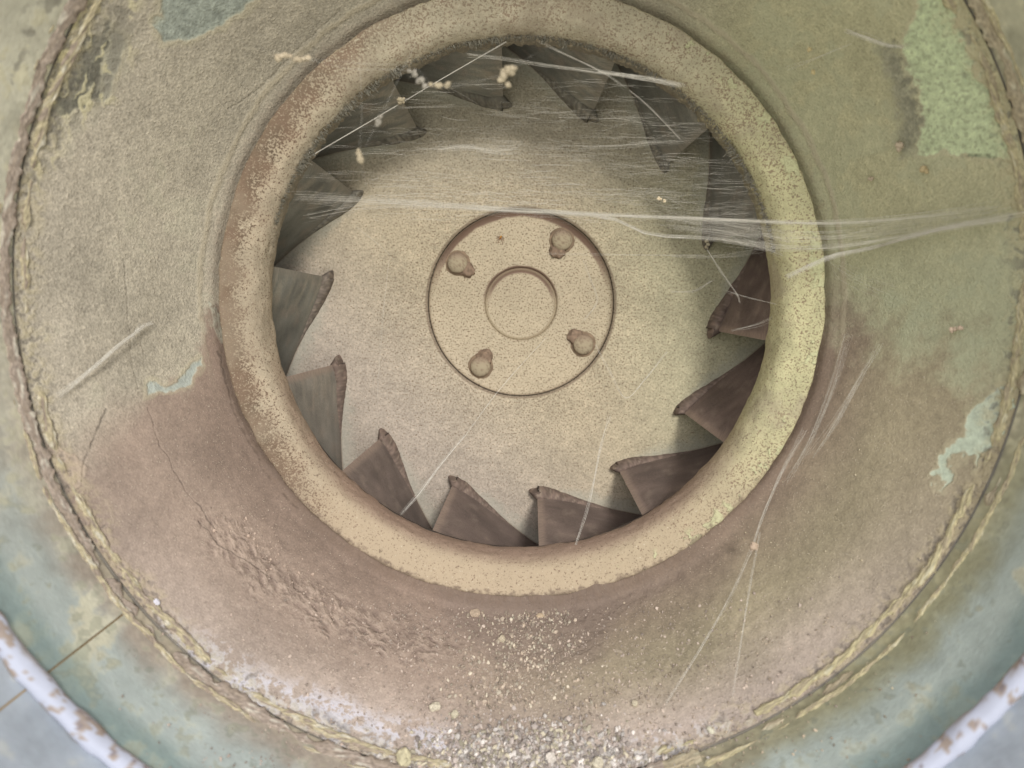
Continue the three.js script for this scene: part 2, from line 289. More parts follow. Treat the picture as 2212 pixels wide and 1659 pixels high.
// ------------------------------------------------------------------ inlet ring
const ringQ = []; for (let i = 0; i <= 200; i++) { const [r, z] = RING(i / 200); ringQ.push(offAxis(r, z)); }
function ringPaint(th, v, c) {
  const [r, z] = RING(v), a = th * D2R, ca = Math.cos(a), sa = Math.sin(a), x = r * ca, y = r * sa, q = offAxis(r, z), t = clamp((q - Q_RING0) / (Q_RING1 - Q_RING0));
  const T = (th + 360) % 360, w1 = fbm(x * 50, y * 50, z * 50, 3), w2 = fbm(x * 230, y * 230, z * 230, 3), g = noise(x * 620 + w2, y * 620, z * 620), g2 = noise(x * 1350, y * 1350 + w2, z * 1350 + 3);
  c[0] = 186; c[1] = 171; c[2] = 143;
  mixTo(c, [188, 184, 140], ss(-0.1, 0.75, ca) * 0.9);
  mixTo(c, [182, 166, 144], ss(0.3, 0.9, -ca) * 0.6);
  mixTo(c, [174, 164, 142], ss(0.5, 0.95, sa) * 0.8);
  mul(c, 1 + w1 * 0.14 + w2 * 0.08 + g * 0.06);
  const bottom = ss(0.35, 0.85, -sa);
  mixTo(c, [174, 155, 130], bottom * 0.85);
  mixTo(c, [148, 122, 108], bottom * ss(0.42, 0.02, t) * 0.8);
  mixTo(c, [150, 124, 106], ss(0.1, 0.4, -sa) * ss(0.2, -0.6, ca) * ss(0.3, 0.0, t) * 0.6);
  // brown flecks: thick on the outer left, thin elsewhere
  const leftBand = ss(105, 150, T) * (1 - ss(205, 238, T)), topBand = ss(60, 95, T) * (1 - ss(110, 150, T)), rightTop = (T < 75 ? 1 : 0) * ss(15, 45, T);
  const dens = leftBand * ss(0.25, 0.95, t + w1 * 0.35) * 0.66 + topBand * (0.10 + 0.2 * ss(0.4, 0.9, t + w1)) + rightTop * 0.12 * (0.4 + ss(-0.1, 0.3, w1) * 1.2) + ss(0.3, 0.8, ca) * (0.05 + 0.13 * ss(0.4, 0.8, t + w1 * 0.8)) + 0.05 * (1 - bottom) + 0.015;
  const f = g * 0.55 + g2 * 0.55 + 0.1 * w2, m = ss(0.30 - dens * 0.95, 0.40 - dens * 0.75, f);
  mixTo(c, [106 - 10 * leftBand + 14 * w1, 86 - 9 * leftBand, 70 - 8 * leftBand], m * (0.62 + 0.34 * leftBand)); mixTo(c, [132, 112, 92], leftBand * ss(0.25, 0.9, t + w1 * 0.7) * 0.6); mixTo(c, [150, 136, 116], ss(0.0, 0.3, fbm(x * 24, y * 24, z * 24 + 8, 4)) * (1 - bottom) * 0.45);
  let h = 0.55 + w2 * 0.15 + g * 0.08 - m * 0.12;
  if (f < -0.5 + 0.06 * topBand) { mixTo(c, [214, 206, 182], 0.6); h += 0.1; }
  // worn outer edge, yellowish paint flakes on the right
  if (t > 0.93) mixTo(c, [196, 190, 146], ss(0.93, 1, t) * ss(-0.2, 0.3, w2 + ca * 0.2) * 0.7);
  const fl = ss(0.16, 0.2, w1 + w2 * 0.5 + ss(0.55, 1, t) * 0.1 - 0.08) * ss(0.62, 0.8, t) * (ca > 0.35 ? 1 : 0); mixTo(c, [190, 192, 148], fl * 0.7); h += fl * 0.25;
  mixTo(c, [104, 88, 76], ss(0.86, 1.0, t + w2 * 0.25) * bottom * 0.6);
  // shaggy inner edge up top
  mixTo(c, [116, 110, 96], ss(0.12, -0.02, t + w2 * 0.16) * ss(0.1, 0.5, sa) * 0.8);
  mixTo(c, [140, 134, 116], ss(0.4, 0.0, t) * ss(0.3, 0.9, -ca) * ss(-0.1, 0.3, sa) * 0.3);
  return h;
}
const ringMats = halves(2048, 224, ringPaint, 0.0024);
const ringDisp = (th, t, r, z) => { const a = th * D2R, x = r * Math.cos(a), y = r * Math.sin(a), up = ss(0, 0.6, Math.sin(a)), e = ss(0.34, 0.26, t); return fbm(x * 40, y * 40, z * 40, 3) * 0.0018 + noise(x * 140, y * 140, z * 140) * 0.0004 + up * e * (noise(x * 160, y * 160, 1) * 0.0018 + noise(x * 420, y * 420, 4) * 0.0012); };
part('inlet_ring', revolve(RING, 64, 1200, { disp: ringDisp }), ringMats, housing);

// ------------------------------------------------------------------ duct in front of the cone: two curved panels with a joint, a white edge strip, an outer lip
const JOINT = -142.3 + 360;
function ductPaint(th, q, x, y, z, c) {
  const a = th * D2R, ca = Math.cos(a), sa = Math.sin(a);
  const w1 = fbm(x * 34, y * 34, z * 20, 5), w2 = fbm(x * 120, y * 120, z * 90, 4), w3 = fbm(x * 14, y * 14, z * 60, 3), g = noise(x * 500, y * 500, z * 500);
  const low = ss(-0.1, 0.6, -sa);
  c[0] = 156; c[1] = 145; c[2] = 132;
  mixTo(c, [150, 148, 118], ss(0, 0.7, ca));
  mixTo(c, [206, 204, 184], (1 - low) * (0.45 + 0.45 * ss(0.2, 0.8, -ca)));  // upper side painted lighter to make up for the weak light there
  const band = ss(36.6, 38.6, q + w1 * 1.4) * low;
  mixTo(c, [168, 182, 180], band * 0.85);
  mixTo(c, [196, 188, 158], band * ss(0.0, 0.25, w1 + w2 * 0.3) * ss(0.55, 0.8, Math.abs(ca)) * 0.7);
  mixTo(c, [112, 132, 130], ss(39.4, 41.2, q + w1 * 1.2) * low * 0.75);  // teal paint, with the shade of the edge strip painted in
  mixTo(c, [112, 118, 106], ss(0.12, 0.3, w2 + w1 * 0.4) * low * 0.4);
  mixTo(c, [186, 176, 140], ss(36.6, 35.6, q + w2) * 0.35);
  if (q > 42.6) mixTo(c, [158, 164, 176], 0.8);
  mixTo(c, [194, 188, 158], ss(0.12, 0.34, w2 * 0.8 + w1 * 0.5 + w3 * 0.6) * (0.55 - 0.35 * low)); mixTo(c, [120, 116, 106], ss(0.14, 0.36, w3 - w2 * 0.6) * (1 - low) * 0.5);
  mul(c, 1 + w1 * 0.14 + w2 * 0.08 + noise(x * 260, y * 260, z * 260) * 0.10 * ss(38.5, 36, q) + w3 * 0.1);
  return 0.5 + w2 * 0.3 + g * 0.1;
}
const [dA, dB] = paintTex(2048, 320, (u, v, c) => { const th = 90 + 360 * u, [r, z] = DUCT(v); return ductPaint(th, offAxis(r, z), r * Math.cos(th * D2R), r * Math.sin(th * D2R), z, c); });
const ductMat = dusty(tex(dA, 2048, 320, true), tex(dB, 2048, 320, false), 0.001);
const [oA, oB] = paintTex(1024, 128, (u, v, c) => { const th = 90 + 360 * u, [r, z] = OUTER(v); return ductPaint(th, offAxis(r, z) + 1, r * Math.cos(th * D2R), r * Math.sin(th * D2R), z, c); });
const outerMat = dusty(tex(oA, 1024, 128, true), tex(oB, 1024, 128, false), 0.001);
const gap = 0.11;
const rollDisp = (th, t, r, z) => { const a = th * D2R; return fbm(r * Math.cos(a) * 12, r * Math.sin(a) * 12, z * 12, 2) * 0.0014; };
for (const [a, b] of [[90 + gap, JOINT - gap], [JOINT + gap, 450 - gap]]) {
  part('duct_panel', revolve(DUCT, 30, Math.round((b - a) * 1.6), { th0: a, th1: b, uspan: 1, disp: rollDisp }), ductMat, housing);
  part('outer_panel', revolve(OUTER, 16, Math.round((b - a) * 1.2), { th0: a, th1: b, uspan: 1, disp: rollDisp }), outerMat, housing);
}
const rust = new THREE.MeshStandardMaterial({ color: new THREE.Color().setRGB(0.30, 0.22, 0.12), roughness: 1, side: THREE.DoubleSide });
const shell = new THREE.MeshStandardMaterial({ color: new THREE.Color().setRGB(0.20, 0.22, 0.19), roughness: 0.8, side: THREE.DoubleSide });
for (const jt of [JOINT, 90]) {
  part('joint_strip', revolve((t) => { const [r, z] = DUCT(t); return [r + 0.0004, z]; }, 12, 6, { th0: jt - 0.22, th1: jt + 0.22, uspan: 1, disp: (th, t) => -0.0009 + 0.0005 * noise(t * 60, th * 9, 3) }), rust, housing);
  part('joint_strip', revolve((t) => { const [r, z] = OUTER(t); return [r + 0.0006, z]; }, 12, 4, { th0: jt - 0.3, th1: jt + 0.3, uspan: 1 }), rust, housing);
}
// outside skin, mouth rim and the dark groove behind the seam
part('outer_shell', revolve(chain([[0.328, 0.300], [0.333, 0.3005], [0.336, 0.297], [0.334, 0.26], [0.345, 0.02], [0.345, -0.17], [0.05, -0.17]]), 40, 160, { uspan: 1 }), shell, housing);
part('seam_groove', revolve(chain([[0.3030, 0.1424], [0.3046, 0.1416], [0.3050, 0.1430], [0.3046, 0.1430]]), 8, 240, { uspan: 1 }), new THREE.MeshStandardMaterial({ color: new THREE.Color().setRGB(0.22, 0.20, 0.17), roughness: 1, side: THREE.DoubleSide }), housing);

// white sealing strip with worn brown paint
const strip = revolve(chain([[0.3175, 0.2165], ...bez([0.3150, 0.2170], [0.3103, 0.2185], [0.3118, 0.2235], 6), ...bez([0.3118, 0.2235], [0.3135, 0.2285], [0.3180, 0.2275], 6).slice(1), [0.3203, 0.2258]]), 22, 900, {
  uspan: 1, disp: (th, t, r, z) => { const a = th * D2R, x = r * Math.cos(a), y = r * Math.sin(a); return fbm(x * 70, y * 70, z * 70, 3) * 0.0012 + 0.0008 * ss(0.1, 0.4, noise(x * 55, y * 55, 8)); },
  color: (th, t, r, z, c) => {
    const a = th * D2R, x = r * Math.cos(a), y = r * Math.sin(a), w = fbm(x * 70, y * 70, z * 110, 4), w2 = fbm(x * 210, y * 210, z * 210, 4);
    c[0] = 172; c[1] = 177; c[2] = 194;
    const T = (th % 360 + 360) % 360, dirty = ss(218, 208, T) * 0.25 + ss(318, 326, T) * 0.35 - ss(300, 322, T) * ss(326, 322, T) * 0.12;
    mixTo(c, [150, 136, 126], ss(0.05, 0.14, w + w2 * 0.7 + dirty)); mixTo(c, [118, 108, 112], ss(0.26, 0.34, w2 + w * 0.3 + dirty * 0.5) * 0.8);
    mixTo(c, [132, 118, 106], ss(0.4, 0.15, t + w * 0.5) * 0.6);
  } });
part('edge_strip', strip, new THREE.MeshStandardMaterial({ vertexColors: true, roughness: 0.7, side: THREE.DoubleSide }), housing);

// crumbling sealant on both sides of the seam
const crustMat = new THREE.MeshStandardMaterial({ vertexColors: true, roughness: 1, side: THREE.DoubleSide });
function crust(r0, z0, rad, seed, gate, tone = [178, 166, 134], flat = 1) {
  const N = 3000, M = 14, pos = [], col = [], idx = [];
  for (let i = 0; i <= N; i++) {
    const th = i / N * Math.PI * 2, ct = Math.cos(th), st = Math.sin(th), X = r0 * ct, Y = r0 * st, T = th / D2R;
    const pres = gate(T) + fbm(X * 16 + seed, Y * 16, 3, 3) * 1.1 + noise(X * 80, Y * 80, seed) * 0.5, k = ss(-0.25, 0.25, pres);
    const shift = fbm(X * 22, Y * 22, seed + 9, 3) * 0.004, block = noise(X * 46, Y * 46, seed + 5) > 0.05 ? 1.15 : 0.85;
    const edge = [0, 1].map((e) => rad * k * Math.max(0.15, 1.5 + 1.6 * fbm(X * 55 + e * 40, Y * 55, seed + e * 7, 3) + 0.9 * noise(X * 240, Y * 240, seed + e * 3)));
    for (let j = 0; j <= M; j++) {
      const u = j / M * 2 - 1, wide = u < 0 ? u * edge[0] : u * edge[1], rim = 1 - Math.pow(Math.abs(u), 5);
      const px = X + wide * 3, py = Y + wide * 2, bumpy = 0.55 + 0.55 * block * (0.7 + fbm(px * 150, py * 150 + u * 2.2, seed + u * 1.7, 4) * 1.3);
      const high = rad * flat * (k * rim * 0.85 * bumpy) - 0.0012 * (1 - k * rim) - (1 - rim) * 0.0006;
      pos.push((r0 + (shift + wide) * 0.45 - high * 0.88) * ct, (r0 + (shift + wide) * 0.45 - high * 0.88) * st, z0 + (shift + wide) * 0.88 + high * 0.42);
      const w = noise(px * 120, py * 120, seed + 2 + u), c = [...tone]; mixTo(c, [152, 137, 122], ss(0.0, 0.35, w)); mixTo(c, [196, 190, 174], ss(0.2, 0.5, -w) * 0.8); if (ct > 0.3) mixTo(c, [184, 176, 126], 0.35); mul(c, 0.95 + 0.25 * noise(px * 420, py * 420, u * 3)); weather(c);
      col.push(lin1(c[0]), lin1(c[1]), lin1(c[2]));
    }
  }
  for (let i = 0; i < N; i++) for (let j = 0; j < M; j++) { const a = i * (M + 1) + j, b = a + M + 1; idx.push(a, a + 1, b, b, a + 1, b + 1); }
  const g = new THREE.BufferGeometry(); g.setAttribute('position', new THREE.Float32BufferAttribute(pos, 3)); g.setAttribute('color', new THREE.Float32BufferAttribute(col, 3)); g.setIndex(idx); g.computeVertexNormals(); return g;
}
part('sealant_bead', crust(0.3008, 0.1375, 0.0020, 11, (T) => (T > 300 || T < 20 ? 0.35 : T > 190 && T < 260 ? 0.15 : 0.0)), crustMat, housing);
part('sealant_bead', crust(0.3055, 0.1530, 0.0013, 23, (T) => (T > 195 && T < 345 ? 0.25 : 0.05)), crustMat, housing);

part('dirt_band', crust(0.3046, 0.1480, 0.0034, 37, (T) => (T > 292 && T < 350 ? -0.3 : T > 205 && T < 225 ? 0.05 : 0.4), [158, 143, 130], 0.45), crustMat, housing);

// ------------------------------------------------------------------ impeller
const ZB = -0.120;                                     // plane of the back plate
const impeller = thing('fan_impeller', 'dusty fan impeller with a flat back plate and backward-curved blades inside the round opening', 'impeller', new THREE.Vector3(0.0004, 0.0016, 0));
const R_HUB = 0.0898, R_CAP = 0.0350, NB = 14, A0 = -110.6;
const bladeAngle = (r, r0, a0) => a0 + 25.2 * Math.pow(Math.max(0, (r - r0)) / 0.0555, 0.66);   // degrees
function plateFlecks(x, y, c, dens) {
  const w = noise(x * 160, y * 160, 2), g = noise(x * 620 + w, y * 620, 5), g2 = noise(x * 1150, y * 1150 + w, 7), f = g * 0.6 + g2 * 0.5, m = ss(0.36 - dens, 0.46 - dens, f);
  mixTo(c, [112, 94, 74], m * 0.8); if (f < -0.52) mixTo(c, [206, 196, 170], 0.4);
  return m;
}
function plateBase(x, y, c) {
  const r = Math.hypot(x, y), w1 = fbm(x * 22, y * 22, 4, 4), w2 = fbm(x * 120, y * 120, 8, 3);
  c[0] = 182; c[1] = 168; c[2] = 142;
  mixTo(c, [176, 163, 149], ss(0.02, 0.18, -x * 0.7 - y * 0.7)); mixTo(c, [174, 169, 138], ss(0.03, 0.18, x * 0.9 + y * 0.2)); mixTo(c, [166, 157, 138], ss(0.06, 0.19, y));
  mul(c, 1 + w1 * 0.11 + w2 * 0.11 + noise(x * 420, y * 420, 1) * 0.12 + noise(x * 900, y * 900, 6) * 0.12);
  return w2;
}
const PR = 0.27, PT = 1536;
const [pA, pB] = paintTex(PT, PT, (u, v, c) => {
  const x = (u * 2 - 1) * PR, y = (v * 2 - 1) * PR, r = Math.hypot(x, y), th = Math.atan2(y, x) / D2R;
  const w2 = plateBase(x, y, c);
  const m = plateFlecks(x, y, c, 0.13 * ss(0.19, 0.09, r) + 0.05);
  // pale dust swept along the back of each blade, brown dirt against its face
  if (r > 0.17) {
    const d = ((th - bladeAngle(r, 0.185, A0) + 0.5) % (360 / NB) + 720) % (360 / NB) * D2R * r;     // metres counter-clockwise of a blade
    const pitch = 2 * Math.PI * r / NB, e = pitch - d, on = ss(0.176, 0.196, r);
    mixTo(c, [172, 172, 158], on * ss(0.034, 0.004, d + w2 * 0.016) * 0.5);
    mixTo(c, [170, 172, 156], ss(0.182, 0.192, r) * ss(0.024, 0.004, e) * 0.3);
    mixTo(c, [126, 108, 92], on * ss(0.005, 0.001, Math.min(d, e)) * 0.5);
  }
  mixTo(c, [116, 98, 82], ss(0.0018, 0.0004, Math.abs(r - R_HUB - 0.0012)) * 0.5);
  return 0.5 + w2 * 0.25 - m * 0.15 + noise(x * 700, y * 700, 3) * 0.08;
});
const plateMat = dusty(tex(pA, PT, PT, true), tex(pB, PT, PT, false), 0.0012);
function planar(g, R) { const p = g.attributes.position, uv = new Float32Array(p.count * 2); for (let i = 0; i < p.count; i++) { uv[2 * i] = p.getX(i) / R / 2 + 0.5; uv[2 * i + 1] = p.getY(i) / R / 2 + 0.5; } g.setAttribute('uv', new THREE.BufferAttribute(uv, 2)); g.clearGroups(); return g; }
part('back_plate', planar(revolve(chain([[R_HUB, ZB - 0.012], [R_HUB, ZB - 0.0015], [R_HUB + 0.0006, ZB - 0.0004], [R_HUB + 0.002, ZB], [0.13, ZB], [0.17, ZB + 0.0006], [0.22, ZB + 0.001], [0.315, ZB + 0.001]]), 60, 360, { uspan: 1 }), PR), plateMat, impeller);

const HR = 0.092, HT = 640;
const [hA, hB] = paintTex(HT, HT, (u, v, c) => {
  const x = (u * 2 - 1) * HR, y = (v * 2 - 1) * HR, r = Math.hypot(x, y), s = y / (r + 1e-6), w2 = plateBase(x, y, c);
  mixTo(c, [190, 175, 149], 0.5);
  const m = plateFlecks(x, y, c, 0.17);
  const w = noise(x * 90, y * 90, 3);
  // undersides that dust never settled on stay brown
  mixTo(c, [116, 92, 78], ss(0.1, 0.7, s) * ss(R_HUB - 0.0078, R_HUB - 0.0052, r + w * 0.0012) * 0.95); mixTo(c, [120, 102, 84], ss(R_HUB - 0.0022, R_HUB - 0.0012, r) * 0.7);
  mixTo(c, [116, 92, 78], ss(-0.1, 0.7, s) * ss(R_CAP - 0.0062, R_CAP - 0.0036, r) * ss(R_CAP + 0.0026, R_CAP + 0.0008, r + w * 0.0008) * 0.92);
  mixTo(c, [150, 134, 108], ss(0.0020, 0.0006, Math.abs(r - R_CAP + 0.0012)) * 0.6);
  return 0.5 + w2 * 0.2 - m * 0.15;
});
const hubMat = dusty(tex(hA, HT, HT, true), tex(hB, HT, HT, false), 0.001);
const ZH = ZB - 0.0065;
part('hub_plate', planar(revolve(chain([[R_CAP - 0.001, ZH - 0.006], [R_CAP, ZH - 0.003], [R_CAP + 0.0008, ZH - 0.001], [R_CAP + 0.0024, ZH], [R_HUB - 0.0075, ZH], ...bez([R_HUB - 0.0075, ZH], [R_HUB - 0.0025, ZH + 0.0005], [R_HUB - 0.0010, ZB - 0.0010], 6).slice(1), [R_HUB - 0.0009, ZB - 0.008]]), 50, 300, { uspan: 1 }), HR), hubMat, impeller);
part('end_cap', planar(revolve(chain([[0.0002, ZH - 0.0038], [R_CAP - 0.0050, ZH - 0.0038], [R_CAP - 0.0022, ZH - 0.0033], [R_CAP - 0.0012, ZH - 0.0022], [R_CAP + 0.0002, ZH - 0.0045]]), 26, 200, { uspan: 1 }), HR), hubMat, impeller);

// lumps: an icosphere pushed about by noise
function lump(rx, ry, rz, seed, rough = 0.35, detail = 3, col = [130, 110, 96], vary = 0.25, freq = 2.2) {
  const g = new THREE.IcosahedronGeometry(1, detail), p = g.attributes.position, cs = new Float32Array(p.count * 3);
  for (let i = 0; i < p.count; i++) {
    const x = p.getX(i), y = p.getY(i), z = p.getZ(i), n = 1 + rough * fbm(x * freq + seed, y * freq, z * freq, 3);
    p.setXYZ(i, x * n * rx, y * n * ry, z * n * rz);
    const k = 1 + vary * noise(x * 6 + seed, y * 6, z * 6 + 3); for (let c = 0; c < 3; c++) cs[3 * i + c] = lin1(clamp(col[c] * k, 0, 255));
  }
  g.setAttribute('color', new THREE.BufferAttribute(cs, 3)); g.deleteAttribute('uv');
  const q = p.array, n = new Float32Array(q.length), map = new Map();   // smooth normals over coincident corners
  g.computeVertexNormals(); const N = g.attributes.normal.array;
  const key = (i) => Math.round(q[3 * i] * 1e6) + ',' + Math.round(q[3 * i + 1] * 1e6) + ',' + Math.round(q[3 * i + 2] * 1e6);
  for (let i = 0; i < p.count; i++) { const k = key(i), m = map.get(k) ?? [0, 0, 0]; m[0] += N[3 * i]; m[1] += N[3 * i + 1]; m[2] += N[3 * i + 2]; map.set(k, m); }
  for (let i = 0; i < p.count; i++) { const m = map.get(key(i)), l = Math.hypot(...m) || 1; n[3 * i] = m[0] / l; n[3 * i + 1] = m[1] / l; n[3 * i + 2] = m[2] / l; }
  g.setAttribute('normal', new THREE.BufferAttribute(n, 3)); return g;
}
const [gA, gB] = paintTex(512, 512, (u, v, c) => {   // fine grain, repeats
  const P = 2 * Math.PI, x = Math.cos(u * P), y = Math.sin(u * P), z = Math.cos(v * P), w = Math.sin(v * P), n = noise(x * 22 + z * 9, y * 22 + w * 9, z * 22 + 5), m = noise(x * 40 + 4, y * 40 + w * 31, z * 40), k = 236 * (1 + 0.10 * n + 0.08 * m);
  c[0] = k; c[1] = k; c[2] = k; return 0.5 + 0.25 * n + 0.2 * m;
});
const lumpMat = new THREE.MeshStandardMaterial({ vertexColors: true, roughness: 1 });
for (const [i, t] of [57.0, 147.2, -122.9, -32.7].entries()) {
  const a = t * D2R, rb = 0.0724, x = rb * Math.cos(a), y = rb * Math.sin(a);
  const b = new THREE.Group(); b.name = 'bolt'; b.position.set(x, y, ZH); impeller.add(b);
  const cap = new THREE.SphereGeometry(1, 40, 24), p = cap.attributes.position, cs = new Float32Array(p.count * 3);
  for (let k = 0; k < p.count; k++) {
    let X = p.getX(k), Y = p.getY(k), Z = p.getZ(k); const wx = X * 0.0098, wy = Y * 0.0098, f = noise(wx * 620 + i * 9, wy * 620, Z * 6), c = [166, 152, 126];
    mixTo(c, [146, 124, 106], ss(0.1, 0.9, Y) * 0.75); mixTo(c, [124, 104, 84], ss(0.12, 0.32, f) * 0.6); mixTo(c, [122, 104, 88], ss(0.45, 0.0, Z) * 0.6); weather(c);  // shading painted in: browner upper side; brown flecks and rim
    for (let j = 0; j < 3; j++) cs[3 * k + j] = lin1(c[j]);
    const rr = 1 + 0.02 * noise(X * 3 + i, Y * 3, Z * 3);
    p.setXYZ(k, X * 0.0098 * rr, Y * 0.0098 * rr, Z > 0 ? 0.0040 + Z * 0.0056 * rr : 0.004 + Z * 0.008);
  }
  cap.setAttribute('color', new THREE.BufferAttribute(cs, 3)); cap.computeVertexNormals();
  part('dome_nut', cap, lumpMat, b);
  const off = [[-0.4, -0.95], [0.85, -0.65], [0.4, 0.95], [-0.75, 0.7]][i];
  const d = lump(0.0076, 0.0090, 0.0046, 3 + i * 7, 0.6, 4, [136, 116, 99], 0.3, 1.9); d.rotateZ(Math.atan2(off[1], off[0]) - Math.PI / 2); d.translate(off[0] * 0.0088, off[1] * 0.0088, 0.001);
  part('dirt_clump', d, lumpMat, b);
  const sk = lump(0.0124, 0.0124, 0.0016, 31 + i, 0.18, 3, [140, 121, 101], 0.25, 3); part('dirt_skirt', sk, lumpMat, b);
}

// blades: ruled between a curve on the back plate and a curve under the shroud
const ZF = -0.010;
function bladeGeometry(k) {
  const th = A0 + k * 360 / NB, nr = 44, nz = 26, front = [], back = [], r = rng(500 + k);
  const curve = (s, w) => {                       // s along the chord, w from back plate (0) to shroud (1)
    const rb = 0.185 + s * 0.12, ab = bladeAngle(rb, 0.185, th), rf = 0.2065 + s * 0.10, af = bladeAngle(rf, 0.2065, th - 0.8);
    const bow = 0.0;
    const xb = rb * Math.cos(ab * D2R), yb = rb * Math.sin(ab * D2R), xf = rf * Math.cos(af * D2R), yf = rf * Math.sin(af * D2R);
    return [xb + (xf - xb) * w, yb + (yf - yb) * w, ZB + (ZF - ZB - 0.03 * s) * w];
  };
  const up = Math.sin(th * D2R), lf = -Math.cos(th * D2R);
  const pos = [], col = [], uv = [], idx = [], TH = 0.0042;
  for (const side of [0, 1]) for (let i = 0; i <= nr; i++) for (let j = 0; j <= nz; j++) {
    const s = Math.pow(i / nr, 1.4), w = j / nz, p = curve(s, w), p2 = curve(s + 0.002, w); let tx = p2[0] - p[0], ty = p2[1] - p[1]; const l = Math.hypot(tx, ty); tx /= l; ty /= l;
    const round = Math.sqrt(Math.min(1, s * 30)), nx = ty, ny = -tx;      // pointing away from the axis side
    const wob = noise(p[0] * 35, p[1] * 35, p[2] * 35 + k) * 0.0006 + (s < 0.02 ? noise(p[2] * 220, k, 4) * 0.0004 : 0);
    const o = (side ? 1 : 0) * TH * (0.35 + 0.65 * round) + (1 - round) * TH * (side ? -0.15 : 0.15) + wob;
    pos.push(p[0] + nx * o, p[1] + ny * o, p[2]);
    uv.push(s * 1.6, w * 1.2);
    const st = fbm(p[0] * 40, p[1] * 40, p[2] * 160 + k * 3, 3), st2 = noise(p[2] * 520, s * 9 + k, 3), c = [110, 95, 88];
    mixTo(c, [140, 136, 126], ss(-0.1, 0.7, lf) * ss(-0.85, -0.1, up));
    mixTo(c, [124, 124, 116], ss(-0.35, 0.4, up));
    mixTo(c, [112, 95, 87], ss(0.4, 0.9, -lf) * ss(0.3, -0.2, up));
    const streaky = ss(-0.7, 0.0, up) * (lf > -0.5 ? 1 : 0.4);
    mul(c, 1 + st * 0.14 + st2 * 0.06 * streaky + fbm(p[0] * 28, p[1] * 28, p[2] * 28 + k * 7, 4) * 0.3); mixTo(c, [150, 134, 120], ss(0.12, 0.35, fbm(p[0] * 70 + k, p[1] * 70, p[2] * 70, 3)) * 0.4);
    mixTo(c, [176, 164, 142], streaky * ss(0.22, 0.0, s) * ss(-0.1, 0.35, st2 + st * 0.4 + 0.1) * 0.4);
    mixTo(c, up > 0 ? [134, 128, 116] : [152, 132, 118], ss(0.016, 0.0, s) * 0.8);
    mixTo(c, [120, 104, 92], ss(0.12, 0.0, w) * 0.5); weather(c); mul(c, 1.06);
    col.push(lin1(c[0]), lin1(c[1]), lin1(c[2]));
  }
  const S = (nr + 1) * (nz + 1), at = (side, i, j) => side * S + i * (nz + 1) + j;
  for (let i = 0; i < nr; i++) for (let j = 0; j < nz; j++) { idx.push(at(0, i, j), at(0, i + 1, j), at(0, i, j + 1), at(0, i + 1, j), at(0, i + 1, j + 1), at(0, i, j + 1)); idx.push(at(1, i, j), at(1, i, j + 1), at(1, i + 1, j), at(1, i + 1, j), at(1, i, j + 1), at(1, i + 1, j + 1)); }
  for (let j = 0; j < nz; j++) idx.push(at(0, 0, j), at(0, 0, j + 1), at(1, 0, j), at(1, 0, j), at(0, 0, j + 1), at(1, 0, j + 1));
  const g = new THREE.BufferGeometry(); g.setAttribute('position', new THREE.Float32BufferAttribute(pos, 3)); g.setAttribute('color', new THREE.Float32BufferAttribute(col, 3)); g.setAttribute('uv', new THREE.Float32BufferAttribute(uv, 2)); g.setIndex(idx); g.computeVertexNormals();
  // weld along the foot, heavy at the inner tip
  const n2 = 120, m2 = 18, wp = [], wc = [], wi = [], gate = 0.8 + 0.5 * r();
  for (let i = 0; i <= n2; i++) {
    const s = i / n2, sc = Math.pow(s, 1.5) * 0.9 - 0.03 * (1 - s) * (1 - s) * (1 - s), p = curve(Math.max(-0.06, sc), 0), p2 = curve(Math.max(-0.06, sc) + 0.003, 0); let tx = p2[0] - p[0], ty = p2[1] - p[1]; const l = Math.hypot(tx, ty); tx /= l; ty /= l;
    const big = ss(0.62, 0.0, s), end = Math.sqrt(clamp(s * 22)), R = (0.0013 + 0.0048 * big * gate) * end;
    for (let j = 0; j <= m2; j++) {
      const ph = j / m2 * Math.PI * 2, cx = Math.cos(ph), cz = Math.sin(ph), lumpy = 1 + 0.30 * fbm(p[0] * 60 + cx * 1.1 + k * 5, p[1] * 60, cz * 1.1 + k, 2) + 0.13 * fbm(p[0] * 260 + cx * 2.6, p[1] * 260, cz * 2.6 + k, 3), nx = ty, ny = -tx;
      const o = cx * R * lumpy * 1.0 + TH * 0.5 - 0.0008 * big;
      wp.push(p[0] + nx * o, p[1] + ny * o, ZB + cz * R * lumpy * (0.9 + big * 1.5) + 0.0008);
      const c = [118, 101, 91]; mixTo(c, [122, 117, 106], ss(-0.2, 0.5, up)); mul(c, 1 + 0.35 * noise(p[0] * 400 + cx, p[1] * 400, cz * 2)); mixTo(c, [180, 168, 146], big * 0.4 * ss(0.32, 0.45, noise(p[0] * 520 + cx * 1.5, p[1] * 520, cz * 2 + 8))); weather(c);
      wc.push(lin1(c[0]), lin1(c[1]), lin1(c[2]));
    }
  }
  for (let i = 0; i < n2; i++) for (let j = 0; j < m2; j++) { const a = i * (m2 + 1) + j, b = a + m2 + 1; wi.push(a, b, a + 1, b, b + 1, a + 1); }
  const wg = new THREE.BufferGeometry(); wg.setAttribute('position', new THREE.Float32BufferAttribute(wp, 3)); wg.setAttribute('color', new THREE.Float32BufferAttribute(wc, 3)); wg.setIndex(wi); wg.computeVertexNormals();
  return [g, wg];
}
const grainMap = tex(gA, 512, 512, true, THREE.RepeatWrapping), grainBump = tex(gB, 512, 512, false, THREE.RepeatWrapping);
const bladeMat = new THREE.MeshStandardMaterial({ vertexColors: true, map: grainMap, bumpMap: grainBump, bumpScale: 0.0006, roughness: 0.92, side: THREE.DoubleSide });
